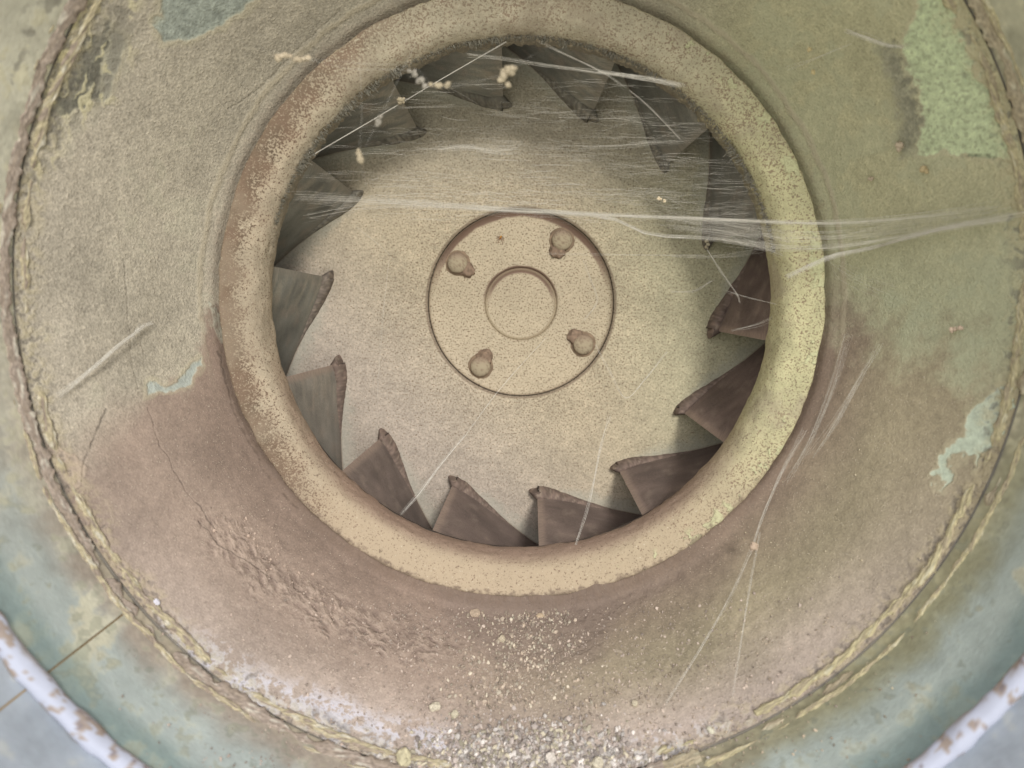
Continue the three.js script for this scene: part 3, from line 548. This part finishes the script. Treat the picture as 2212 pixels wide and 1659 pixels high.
const weldMat = new THREE.MeshStandardMaterial({ vertexColors: true, roughness: 1, side: THREE.DoubleSide });
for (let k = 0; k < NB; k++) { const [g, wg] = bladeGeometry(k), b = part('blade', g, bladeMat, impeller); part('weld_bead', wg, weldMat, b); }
part('shroud', revolve(chain([[0.2036, -0.0125], [0.2042, -0.0150], [0.2085, -0.0150], [0.225, -0.022], [0.26, -0.034], [0.315, -0.05]]), 30, 240, { uspan: 1, color: (th, t, r, z, c) => { c[0] = 92; c[1] = 84; c[2] = 76; mul(c, 1 + 0.2 * noise(r * 80 * Math.cos(th * D2R), r * 80 * Math.sin(th * D2R), 2)); } }), weldMat, impeller);

// ------------------------------------------------------------------ dust fringe hanging along the top inner edge of the ring
function fibre(acc, pts, rad, sides = 3, taper = 0) {
  const n = pts.length, base = acc.pos.length / 3, T = new THREE.Vector3(), U = new THREE.Vector3(), V = new THREE.Vector3();
  for (let i = 0; i < n; i++) {
    T.subVectors(pts[Math.min(n - 1, i + 1)], pts[Math.max(0, i - 1)]).normalize(); U.set(0.31, 0.22, 0.92).cross(T).normalize(); V.crossVectors(T, U);
    const R = rad * (1 - taper * Math.abs(2 * i / (n - 1) - 1) ** 2);
    for (let j = 0; j < sides; j++) { const a = j / sides * 2 * Math.PI; acc.pos.push(pts[i].x + (U.x * Math.cos(a) + V.x * Math.sin(a)) * R, pts[i].y + (U.y * Math.cos(a) + V.y * Math.sin(a)) * R, pts[i].z + (U.z * Math.cos(a) + V.z * Math.sin(a)) * R); }
  }
  for (let i = 0; i < n - 1; i++) for (let j = 0; j < sides; j++) { const a = base + i * sides + j, b = base + i * sides + (j + 1) % sides; acc.idx.push(a, b, a + sides, b, b + sides, a + sides); }
}
function fromAcc(acc) { const g = new THREE.BufferGeometry(); g.setAttribute('position', new THREE.Float32BufferAttribute(acc.pos, 3)); g.setIndex(acc.idx); g.computeVertexNormals(); return g; }
{
  const r = rng(90), acc = { pos: [], idx: [] };
  for (let i = 0; i < 2600; i++) {
    const T = 12 + 150 * r(), a = T * D2R, k = 0.4 + ss(-0.1, 0.3, noise(Math.cos(a) * 14, Math.sin(a) * 14, 3)) * 1.1, rr = 0.2006 + 0.0022 * r(), z = 0.003 + 0.006 * r(), L = (0.0012 + 0.0024 * r()) * k;
    const p = new THREE.Vector3(rr * Math.cos(a), rr * Math.sin(a), z), q = p.clone().add(new THREE.Vector3(-Math.cos(a) * L + (r() - 0.5) * L, -Math.sin(a) * L + (r() - 0.5) * L, (r() - 0.4) * L));
    fibre(acc, [p, p.clone().lerp(q, 0.5).add(new THREE.Vector3((r() - 0.5) * 0.0008, (r() - 0.5) * 0.0008, 0)), q], 0.00022 + 0.0002 * r(), 3);
  }
  const m = part('dust_fringe', fromAcc(acc), new THREE.MeshStandardMaterial({ color: new THREE.Color().setRGB(0.24, 0.225, 0.18), roughness: 1 }), housing); m.userData.kind = 'stuff';
}

// ------------------------------------------------------------------ grit and flakes lying low in the cone
const stone = [0, 1, 2, 3].map((s) => { const g = new THREE.IcosahedronGeometry(1, 0), p = g.attributes.position; for (let i = 0; i < p.count; i++) { const x = p.getX(i), y = p.getY(i), z = p.getZ(i), k = 1 + 0.5 * noise(x * 1.7 + s * 13, y * 1.7, z * 1.7); p.setXYZ(i, x * k, y * k * 0.8, z * k * 0.6); } return g; });
{
  const r = rng(4242), pos = [], col = [], nor = [], M = new THREE.Matrix4(), Q = new THREE.Quaternion(), E = new THREE.Euler(), S = new THREE.Vector3(), v = new THREE.Vector3();
  function grain(px, py, size, c) {
    const w = onWall(px, py, size * 0.25); if (Math.hypot(...chart(px, py)) < 23.6) return;
    const g = stone[Math.floor(r() * 4)], p = g.attributes.position, s = size;
    E.set(r() * 6, r() * 6, r() * 6); Q.setFromEuler(E); S.set(s * (0.7 + 0.6 * r()), s * (0.7 + 0.6 * r()), s * (0.6 + 0.5 * r())); M.compose(w.p, Q, S);
    const k = 0.78 + 0.4 * r(), C = c.map((x) => lin1(clamp(x * k, 0, 255)));
    for (let i = 0; i < p.count; i++) { v.fromBufferAttribute(p, i).applyMatrix4(M); pos.push(v.x, v.y, v.z); col.push(C[0], C[1], C[2]); }
  }
  const sz = (a, b) => a + (b - a) * Math.pow(r(), 3.2);
  const pale = () => (r() < 0.3 ? [200, 194, 188] : r() < 0.35 ? [184, 176, 156] : [168, 158, 151]);
  for (let i = 0; i < 2600; i++) { const y = 1668 - Math.abs(gauss(r)) * 82 - 20 * r(), sp = 95 + Math.max(0, y - 1490) * 0.75; grain(1150 + gauss(r) * sp * 1.15, y, sz(0.0008, 0.0027), pale()); }
  for (let i = 0; i < 1900; i++) { const x = 1150 + gauss(r) * 120, dx = (x - 1124) / 656; grain(x, 641 + 641 * Math.sqrt(1 - dx * dx) + 4 + Math.abs(gauss(r)) * 34, sz(0.0005, 0.0021), r() < 0.3 ? [182, 170, 152] : [160, 146, 130]); }
  for (let i = 0; i < 1700; i++) { const t = r(); grain(1130 + gauss(r) * (95 + 60 * t), 1300 + t * 230, sz(0.0005, 0.0022), r() < 0.25 ? [196, 186, 168] : [172, 158, 142]); }
  for (let i = 0; i < 3000; i++) { const x = 1150 + gauss(r) * 430, d = Math.abs(x - 1150) / 430; grain(x, 1650 - r() * 330 - 40 * d * d, sz(0.0004, 0.0015), [178, 164, 152]); }
  for (let i = 0; i < 7500; i++) {           // crumbs of the dust itself, over the whole low side
    const x = 1130 + gauss(r) * 560, y = 1680 - 380 * Math.pow(r(), 1.3); if (noise(x / 60, y / 40, 3) + 0.25 < r() * 0.7) continue;
    grain(x, y, sz(0.0004, 0.0012), x > 1300 ? [166, 152, 133] : [174, 158, 147]);
  }
  for (let i = 0; i < 420; i++) grain(1750 + gauss(r) * 190, 1230 + gauss(r) * 200, sz(0.0003, 0.0009), [186, 176, 152]);
  for (let i = 0; i < 260; i++) { const t = r(); grain(480 + t * 260 + gauss(r) * 45, 1110 + t * 230 + gauss(r) * 35, sz(0.0006, 0.0017), [176, 158, 144]); }
  const g = new THREE.BufferGeometry(); g.setAttribute('position', new THREE.Float32BufferAttribute(pos, 3)); g.setAttribute('color', new THREE.Float32BufferAttribute(col, 3)); g.computeVertexNormals();
  const m = new THREE.Mesh(g, new THREE.MeshStandardMaterial({ vertexColors: true, roughness: 1, flatShading: true })); m.name = 'grit'; m.position.y = AX; m.castShadow = m.receiveShadow = true; m.userData.kind = 'stuff'; scene.add(m);
  tag(m, 'pale loose grit and crumbs lying in the bottom of the cone wall', 'grit');
}
// single flakes one can point at
const flakeMat = new THREE.MeshStandardMaterial({ vertexColors: true, roughness: 1, flatShading: true });
function flake(px, py, wpx, hpx, th, seed, c, label, turn = 0) {
  const k = 0.34 / 1534, w = onWall(px, py), g = lump(1, 1, 1, seed, 0.62, 4, c, 0.22, 1.6), p = g.attributes.position;
  for (let i = 0; i < p.count; i++) { let x = p.getX(i), y = p.getY(i), z = p.getZ(i); const b = (t) => Math.sign(t) * Math.pow(Math.abs(t), 0.78); p.setXYZ(i, b(x) * wpx * k / 2, b(y) * hpx * k / 2 * 1.25, b(z) * th); }
  g.computeVertexNormals(); g.rotateZ(turn);
  const m = new THREE.Mesh(g, flakeMat); m.name = numbered('dirt_flake'); m.position.copy(w.p).addScaledVector(w.n, th * 0.6); m.position.y += AX; m.lookAt(m.position.clone().add(w.n)); m.castShadow = m.receiveShadow = true; scene.add(m);
  return tag(m, label, 'dirt flake');
}
flake(1026, 1326, 34, 24, 0.0016, 3, [178, 160, 140], 'squarish tan dirt flake lying just below the bottom left of the ring');
flake(1167, 1331, 26, 14, 0.0012, 8, [190, 170, 144], 'small half-round tan flake below the lowest point of the ring', 0.2);
flake(1084, 1383, 22, 16, 0.0024, 14, [190, 178, 156], 'rounded cream pebble alone midway between the ring and the grit heap', -0.5);
flake(940, 1529, 34, 20, 0.0026, 21, [196, 188, 168], 'blocky cream crumb at the upper left end of the grit heap');
flake(982, 1545, 24, 16, 0.0022, 27, [188, 180, 158], 'pale crumb right beside the blocky cream crumb', 0.4);
flake(872, 1640, 40, 42, 0.0036, 33, [188, 180, 150], 'large yellowish crust lump standing on the seam at the lower edge');
flake(1190, 1640, 30, 24, 0.0030, 41, [204, 196, 186], 'largest pale grey lump in the lower middle of the grit heap', 0.3);
flake(1292, 1652, 32, 26, 0.0032, 47, [196, 188, 168], 'cream lump at the lower right of the grit heap', -0.3);
flake(1372, 1522, 18, 16, 0.0020, 52, [188, 178, 156], 'lone pale crumb to the right of the grit heap');
flake(1535, 1578, 24, 12, 0.0012, 58, [206, 202, 182], 'thin pale chip far right of the grit heap near the seam', -0.6);
flake(336, 1302, 18, 16, 0.0014, 63, [214, 212, 222], 'small white chip beside the seam at the lower left', 0.2);

// ------------------------------------------------------------------ cobwebs
const silk = new THREE.MeshStandardMaterial({ color: new THREE.Color().setRGB(0.86, 0.83, 0.76), roughness: 0.7, side: THREE.DoubleSide });
const catmull = (pts, n) => new THREE.CatmullRomCurve3(pts).getPoints(n);
// strands = [[px, py, z], ...]; count fibres, spread in metres at both ends and in the middle
function bundle(acc, pts, count, spread, rad, r, { n = 18, wav = 0.0006, cut = 0 } = {}) {
  const P = pts.map(([x, y, z]) => atZ(x, y, z)), sp = Array.isArray(spread) ? spread : [spread, spread, spread];
  for (let i = 0; i < count; i++) {
    const o = pts.map(() => new THREE.Vector3()), d1 = new THREE.Vector3(gauss(r), gauss(r), gauss(r)), d2 = new THREE.Vector3(gauss(r), gauss(r), gauss(r)), m = pts.length - 1;
    const q = P.map((p, j) => { const t = j / m, s = t < 0.5 ? sp[0] + (sp[1] - sp[0]) * t * 2 : sp[1] + (sp[2] - sp[1]) * (t - 0.5) * 2; return p.clone().addScaledVector(d1, s * (1 - t)).addScaledVector(d2, s * t).add(new THREE.Vector3(gauss(r), gauss(r), gauss(r)).multiplyScalar(wav * 1.5)); });
    let c = catmull(q, n);
    if (cut) { const a = Math.floor(r() * r() * cut * n), b = n - Math.floor(r() * r() * cut * n); c = c.slice(a, Math.max(a + 3, b)); }
    fibre(acc, c, rad * (count > 1 ? 0.72 : 1) * (0.5 + 0.9 * r()), 3, 0.3);
  }
}
function web(label, build) {
  const acc = { pos: [], idx: [] }; build(acc);
  const m = new THREE.Mesh(fromAcc(acc), silk); m.name = numbered('cobweb'); m.position.y = AX; m.castShadow = m.receiveShadow = true; scene.add(m);
  return tag(m, label, 'cobweb');
}
const MM = 0.001;
web('broad cobweb stretched sideways above the hub plate and over the right of the ring', (A) => {
  const r = rng(1);
  bundle(A, [[640, 424, 0.012], [850, 437, 0.02], [1120, 455, 0.02], [1500, 472, 0.025], [1790, 482, 0.06], [2000, 468, 1.012], [2230, 438, 1.004]], 34, [3.6 * MM, 1.3 * MM, 3.5 * MM], 0.06 * MM, r, { cut: 0.25 });
  bundle(A, [[660, 466, 0.012], [820, 440, 0.02], [1100, 452, 0.02], [1320, 470, 0.02], [1400, 505, 0.02], [1540, 514, 0.022], [1640, 532, 0.028], [1720, 560, 0.034]], 18, [4.5 * MM, 1.0 * MM, 2 * MM], 0.07 * MM, r, { cut: 0.3 });
  bundle(A, [[1700, 598, 0.034], [1800, 553, 0.056], [1880, 536, 1.012], [1960, 514, 1.012], [2060, 490, 1.010], [2230, 466, 1.004]], 44, [1.6 * MM, 0.9 * MM, 2.0 * MM], 0.06 * MM, r, { wav: 0.0006, cut: 0.15 });
  bundle(A, [[1560, 520, 0.024], [1690, 536, 0.034], [1800, 535, 0.058], [1930, 515, 1.013], [2060, 488, 1.011], [2230, 458, 1.004]], 20, [2.2 * MM, 1.0 * MM, 2.4 * MM], 0.06 * MM, r, { wav: 0.0008 });
  bundle(A, [[1560, 500, 0.024], [1790, 512, 0.056], [1950, 492, 1.014], [2230, 450, 1.004]], 60, [6 * MM, 6 * MM, 4.5 * MM], 0.03 * MM, r, { wav: 0.0022, cut: 0.4 });
  bundle(A, [[1440, 480, 0.022], [1600, 500, 0.026], [1700, 520, 0.036]], 130, [6 * MM, 9 * MM, 10 * MM], 0.03 * MM, r, { wav: 0.002, cut: 0.6 });
  bundle(A, [[1790, 560, 0.056], [1840, 600, 1.01], [1980, 640, 1.006]], 10, [1.5 * MM, 8 * MM, 14 * MM], 0.04 * MM, r, { cut: 0.4, wav: 0.002 });
});
web('thin veil of cobweb hanging across the upper half of the opening above the hub plate', (A) => {
  const r = rng(2);
  for (let i = 0; i < 2600; i++) {          // torn, dusty shreds rather than whole threads
    const y = 170 + 310 * Math.pow(r(), 0.62), half = Math.sqrt(Math.max(0, 535 * 535 - (642 - y) ** 2)), x = 1124 + half * (2 * r() - 1);
    if (noise(x / 170, y / 34, 2) + 0.5 * noise(x / 60, y / 16, 7) + 0.12 + (x - 1124) / 2600 < r() * 0.55 - 0.1) continue;
    const L = 18 + 130 * r() * r(), sl = gauss(r) * 0.09 + (r() < 0.06 ? gauss(r) * 0.7 : 0) + 0.03, zz = 0.006 + 0.012 * r(), bow = gauss(r) * L * 0.05;
    bundle(A, [[x - L / 2, y - sl * L / 2, zz], [x, y + bow, zz + 0.002], [x + L / 2, y + sl * L / 2, zz]], 1, 0.3 * MM, (0.02 + 0.05 * r() * r()) * MM, r, { n: 7, wav: 0.0005 });
  }
  for (let i = 0; i < 26; i++) { const y = 230 + 240 * r(), x = 760 + 700 * r(); bundle(A, [[x, y, 0.012], [x + 25 + 40 * r(), y + gauss(r) * 5, 0.012], [x + 80 + 60 * r(), y + gauss(r) * 8, 0.012]], 4, 0.6 * MM, 0.05 * MM, r, { n: 8, wav: 0.0007, cut: 0.4 }); }
  bundle(A, [[940, 322, 0.016], [1010, 318, 0.016], [1060, 325, 0.016], [1130, 322, 0.016]], 22, [1.2 * MM, 0.9 * MM, 1.5 * MM], 0.07 * MM, r, { wav: 0.0012, cut: 0.4 });
  bundle(A, [[1250, 318, 0.016], [1340, 316, 0.016], [1480, 305, 0.014]], 8, [0.8 * MM, 1.5 * MM, 2.5 * MM], 0.06 * MM, r, { cut: 0.4 });
});
web('single taut web thread slanting across the upper left of the opening', (A) => { const r = rng(3); bundle(A, [[656, 346, 0.004], [800, 262, 0.006], [960, 167, 0.006], [1094, 90, 0.008]], 5, 0.2 * MM, 0.11 * MM, r, { wav: 0.0001 }); });
web('pale thick web strand from the top of the opening to the upper right ring', (A) => {
  const r = rng(4);
  bundle(A, [[1010, 118, 0.010], [1075, 126, 0.010], [1190, 142, 0.03], [1300, 158, 0.045], [1400, 172, 0.05], [1478, 186, 0.06]], 8, [0.8 * MM, 1.0 * MM, 1.0 * MM], 0.08 * MM, r);
  bundle(A, [[1290, 156, 0.05], [1400, 172, 0.055], [1470, 184, 0.06]], 15, [0.7 * MM, 1.6 * MM, 1.4 * MM], 0.08 * MM, r);
  bundle(A, [[1165, 92, 0.010], [1230, 122, 0.011], [1310, 160, 0.012], [1360, 195, 0.010]], 10, [1.6 * MM, 1.2 * MM, 1.6 * MM], 0.07 * MM, r, { cut: 0.3 });
  bundle(A, [[1360, 195, 0.010], [1400, 230, 0.004], [1468, 300, 0.0]], 6, 0.3 * MM, 0.08 * MM, r);
});
web('thick tapering web streak on the left wall ending in a small knot', (A) => {
  const r = rng(5);
  bundle(A, [[125, 856, 1.003], [200, 796, 1.007], [262, 742, 1.009], [318, 703, 1.006]], 34, [2.2 * MM, 0.7 * MM, 0.6 * MM], 0.09 * MM, r, { cut: 0.35 });
  bundle(A, [[285, 726, 1.007], [303, 708, 1.006], [326, 698, 1.005]], 26, [0.6 * MM, 1.4 * MM, 1.0 * MM], 0.09 * MM, r, { wav: 0.001 });
});
web('short bright web streak low in the opening pointing up from the lower left blades', (A) => {
  const r = rng(6);
  bundle(A, [[866, 1112, -0.02], [905, 1066, -0.03], [955, 1000, -0.05], [1006, 938, -0.07]], 11, [0.5 * MM, 0.9 * MM, 0.5 * MM], 0.09 * MM, r);
  bundle(A, [[1006, 938, -0.07], [1080, 840, -0.09], [1180, 730, -0.11]], 4, 0.6 * MM, 0.07 * MM, r);
});
web('faint straight thread from the bottom of the ring toward the right of the hub plate', (A) => {
  const r = rng(7);
  bundle(A, [[1243, 1176, 0.0], [1272, 1090, -0.02], [1300, 960, -0.05], [1318, 900, -0.07]], 6, [0.6 * MM, 0.6 * MM, 1.2 * MM], 0.08 * MM, r);
  bundle(A, [[1285, 745, -0.1], [1320, 810, -0.1], [1352, 860, -0.1], [1392, 820, -0.1], [1440, 760, -0.1]], 6, 0.7 * MM, 0.07 * MM, r);
});
web('pair of loose threads spreading down the lower right wall from a tiny ball', (A) => {
  const r = rng(8);
  bundle(A, [[1740, 930, 1.014], [1690, 1020, 1.016], [1650, 1110, 1.018], [1622, 1190, 1.02]], 11, [2.2 * MM, 0.6 * MM, 0.6 * MM], 0.07 * MM, r);
  bundle(A, [[1622, 1190, 1.02], [1580, 1280, 1.018], [1520, 1390, 1.012], [1440, 1520, 1.003]], 8, [0.4 * MM, 1.0 * MM, 1.6 * MM], 0.065 * MM, r);
  bundle(A, [[1640, 1150, 1.019], [1622, 1260, 1.018], [1600, 1380, 1.01], [1580, 1500, 1.003]], 8, [0.4 * MM, 0.8 * MM, 1.2 * MM], 0.065 * MM, r);
});
web('wispy threads slanting down the right wall beside the ring', (A) => {
  const r = rng(9);
  bundle(A, [[1900, 745, 1.008], [1850, 830, 1.01], [1800, 920, 1.012], [1745, 1000, 1.012]], 16, [2 * MM, 1.6 * MM, 2.5 * MM], 0.06 * MM, r, { cut: 0.5 });
  bundle(A, [[1835, 720, 1.01], [1800, 830, 1.012], [1750, 950, 1.012], [1690, 1060, 1.012]], 20, [2.5 * MM, 2.5 * MM, 3 * MM], 0.05 * MM, r, { cut: 0.5 });
});
web('small tangle of threads between two blades at the right of the opening', (A) => {
  const r = rng(10);
  bundle(A, [[1528, 540, -0.06], [1560, 590, -0.05], [1594, 640, -0.04], [1598, 655, -0.04]], 7, 0.4 * MM, 0.08 * MM, r);
  bundle(A, [[1580, 715, -0.04], [1640, 700, -0.02], [1700, 670, 0.015]], 12, [0.4 * MM, 2 * MM, 3 * MM], 0.06 * MM, r, { cut: 0.3 });
  bundle(A, [[1570, 630, -0.03], [1620, 642, -0.015], [1680, 655, 0.01]], 3, 0.2 * MM, 0.1 * MM, r);
  bundle(A, [[1430, 552, -0.03], [1530, 552, -0.02], [1660, 545, 0.0]], 8, [0.5 * MM, 2 * MM, 3 * MM], 0.06 * MM, r, { cut: 0.4 });
  bundle(A, [[1450, 630, -0.07], [1500, 628, -0.06], [1540, 605, -0.05]], 6, [0.6 * MM, 0.8 * MM, 0.8 * MM], 0.07 * MM, r);
});
web('short pale web scrap on the upper right wall', (A) => { const r = rng(11); bundle(A, [[1826, 64, 1.012], [1880, 84, 1.012], [1920, 98, 1.01], [1972, 100, 1.006]], 22, [1.2 * MM, 0.8 * MM, 1.2 * MM], 0.08 * MM, r, { cut: 0.4 }); bundle(A, [[1700, 150, 1.012], [1780, 120, 1.012], [1840, 90, 1.012]], 6, 1.5 * MM, 0.05 * MM, r); });
web('faint thread running straight down the back plate left of the hub plate', (A) => { const r = rng(12); bundle(A, [[842, 560, -0.09], [826, 700, -0.09], [815, 860, -0.095]], 3, 0.5 * MM, 0.075 * MM, r); bundle(A, [[770, 490, -0.06], [820, 530, -0.07], [850, 560, -0.09]], 4, 0.6 * MM, 0.06 * MM, r); });
web('fine loose threads with fluff hanging in front of the upper left of the ring', (A) => {
  const r = rng(14);
  bundle(A, [[560, 90, 0.155], [602, 124, 0.15], [664, 126, 0.15], [760, 140, 0.16], [895, 160, 0.17], [930, 185, 0.17], [1000, 182, 0.17], [1097, 160, 0.17], [1160, 100, 0.165]], 4, 1.2 * MM, 0.03 * MM, r, { n: 50, wav: 0.0016, cut: 0.4 });
  bundle(A, [[777, 120, 0.165], [779, 250, 0.17], [778, 345, 0.17], [790, 400, 0.16]], 2, 0.5 * MM, 0.025 * MM, r);
  bundle(A, [[900, 90, 0.165], [860, 170, 0.17], [818, 262, 0.17], [790, 320, 0.17]], 2, 0.6 * MM, 0.025 * MM, r);
});
web('faint thread crossing the right part of the hub plate from its upper bolt', (A) => { const r = rng(13); bundle(A, [[1262, 560, -0.09], [1275, 600, -0.1], [1290, 650, -0.105], [1262, 690, -0.105]], 7, 0.5 * MM, 0.07 * MM, r); bundle(A, [[1180, 547, -0.08], [1280, 549, -0.08], [1400, 551, -0.07], [1520, 552, -0.05]], 4, 0.4 * MM, 0.07 * MM, r); });

// ------------------------------------------------------------------ fluff caught in the webs
const fluffMat = new THREE.MeshStandardMaterial({ vertexColors: true, roughness: 1 });
function fluff(label, blobs, seed, c) {
  const gs = [], o = atZ(blobs[0][0], blobs[0][1], blobs[0][3]), r = rng(seed * 31 + 7);
  for (const [px, py, d, z, el = 1, turn = 0] of blobs) {
    const zz = atZ(px, py, z).z, k = (ZC - zz) / 1534, p = atZ(px, py, z).sub(o), R = d * k / 2;
    for (let f = 0; f < 9; f++) {              // shreds of dust piled together
      const q = R * (0.3 + 0.45 * r()), g = lump(q * (0.8 + 0.9 * r()), q, q * 0.8, seed + px + f * 3.7, 0.8, 2, c, 0.14, 1.7);
      g.rotateZ(r() * 6); const ox = gauss(r) * R * 0.62 * el, oy = gauss(r) * R * 0.5, ct = Math.cos(turn), st = Math.sin(turn);
      g.translate(p.x + ox * ct - oy * st, p.y + ox * st + oy * ct, p.z + gauss(r) * R * 0.4); g.setIndex([...Array(g.attributes.position.count).keys()]); gs.push(g);
    }
    const acc = { pos: [], idx: [] };
    for (let f = 0; f < 16; f++) { const a = new THREE.Vector3(gauss(r) * el, gauss(r), gauss(r)).multiplyScalar(R * 0.5), b = new THREE.Vector3(gauss(r) * el, gauss(r), gauss(r)).multiplyScalar(R * 1.15); fibre(acc, [a, a.clone().lerp(b, 0.5).add(new THREE.Vector3(gauss(r), gauss(r), 0).multiplyScalar(R * 0.3)), b], 0.00009, 3); }
    const fg = fromAcc(acc), fc = new Float32Array(fg.attributes.position.count * 3); for (let k2 = 0; k2 < fc.length; k2++) fc[k2] = lin1(c[k2 % 3]);
    fg.setAttribute('color', new THREE.BufferAttribute(fc, 3)); fg.translate(p.x, p.y, p.z); gs.push(fg);
  }
  const m = new THREE.Mesh(mergeGeometries(gs), fluffMat); m.name = numbered('dust_clump'); m.position.set(o.x, o.y + AX, o.z); m.castShadow = m.receiveShadow = true; scene.add(m);
  return tag(m, label, 'dust clump');
}
const CREAM = [168, 156, 132], GREYC = [150, 144, 132];
fluff('largest cream fluff clump hanging at the top of the opening', [[1097, 155, 22, 0.17], [1086, 168, 20, 0.17, 0.8], [1098, 182, 13, 0.17, 0.7], [1108, 150, 13, 0.17]], 1, CREAM);
fluff('long cream fluff bit lying flat just right of the twisted grey one', [[948, 186, 13, 0.17, 1.4], [966, 184, 12, 0.17, 1.3, 0.3], [930, 183, 8, 0.17, 1.4, -0.3]], 2, CREAM);
fluff('twisted grey fluff bit at the upper left inside edge of the ring', [[895, 160, 12, 0.17, 1.4, -0.7], [908, 174, 14, 0.17, 1, 0.4], [918, 186, 10, 0.17, 0.8], [884, 153, 8, 0.17, 1.4]], 3, GREYC);
fluff('slim upright cream fluff bit at the left of the opening', [[777, 336, 14, 0.17, 0.75, 0.15], [780, 346, 13, 0.17, 0.7], [774, 327, 9, 0.17, 0.8]], 4, CREAM);
fluff('knotted fluff bit in front of the upper left wall beside the ring', [[602, 124, 15, 0.15, 1.2], [614, 120, 10, 0.15, 1.3], [628, 121, 9, 0.15, 1.5, 0.2], [640, 127, 11, 0.15, 1.2], [652, 128, 12, 0.15, 1.2], [664, 126, 13, 0.15, 1.2]], 5, [186, 172, 148]);
fluff('small fluff bit caught on the slanting thread', [[867, 218, 13, 0.012, 0.9]], 6, CREAM);
fluff('small pale oval fluff bit below the slanting thread', [[818, 264, 13, 0.17, 0.8, -0.4], [822, 252, 8, 0.17]], 7, GREYC);
fluff('tiny curved white husk at the right of the opening above the broad cobweb', [[1426, 430, 7, 0.02, 1.6, -0.4], [1435, 434, 6, 0.02, 1.2, -0.8]], 8, [222, 206, 176]);
fluff('small round ball on the threads of the lower right wall', [[1626, 1181, 19, 1.02, 1]], 9, [186, 166, 146]);
fluff('tan oval speck stuck on the right wall under the big green patch', [[1995, 367, 14, 1.003, 1.4, -0.1]], 10, [190, 172, 134]);
fluff('pale round speck stuck at the foot of the dark stripe on the right wall', [[1944, 314, 15, 1.004, 0.9]], 11, [190, 174, 152]);
fluff('white husk lodged on the blade tip at the right of the opening', [[1527, 520, 8, -0.105, 0.7], [1530, 528, 8, -0.105, 0.8], [1526, 534, 6, -0.105, 1]], 12, [206, 196, 170]);
fluff('pair of pinkish specks on the right wall level with the hub plate', [[2060, 712, 11, 1.004, 1.2], [2073, 709, 10, 1.004, 1.2]], 13, [196, 176, 156]);
fluff('pale round speck above the broad cobweb on the right wall', [[1880, 387, 10, 1.004, 0.9]], 14, [190, 174, 152]);
fluff('upper yellow speck beside the upper right of the ring', [[1756, 156, 8, 1.012, 1]], 15, [206, 190, 146]);
fluff('lower yellow speck beside the upper right of the ring', [[1748, 107, 8, 1.012, 1]], 16, [206, 190, 146]);

// ------------------------------------------------------------------ spider on the hub plate
{
  const o = atZ(1082, 512, ZH), s = thing('spider', 'tiny tan spider on the hub plate between the two upper bolts', 'spider', new THREE.Vector3(o.x, o.y, ZH + 0.0006));
  const body = mergeGeometries([lump(0.0009, 0.0013, 0.0008, 2, 0.1, 2, [196, 142, 62], 0.1), lump(0.0007, 0.0008, 0.0006, 5, 0.1, 2, [150, 96, 50], 0.1).translate(-0.0002, -0.0018, 0)]);
  body.rotateZ(-0.35); part('body', body, lumpMat, s);
  const legM = new THREE.MeshStandardMaterial({ color: new THREE.Color().setRGB(0.22, 0.10, 0.045), roughness: 0.8 });
  for (let i = 0; i < 8; i++) { const sd = i % 2 ? 1 : -1, k = Math.floor(i / 2), an = (-0.9 + k * 0.62) , acc = { pos: [], idx: [] }, dx = sd * Math.cos(an), dy = Math.sin(an) - 0.25, b = new THREE.Vector3(-0.0005, -0.0012, 0.0002), L = 0.0042; fibre(acc, [b, b.clone().add(new THREE.Vector3(dx * L * 0.5, dy * L * 0.5, 0.0009)), b.clone().add(new THREE.Vector3(dx * L, dy * L * 1.05 - 0.0006, -0.0005))], 0.00019, 5); part('leg', fromAcc(acc), legM, s); }
}

renderer.render(scene, camera);
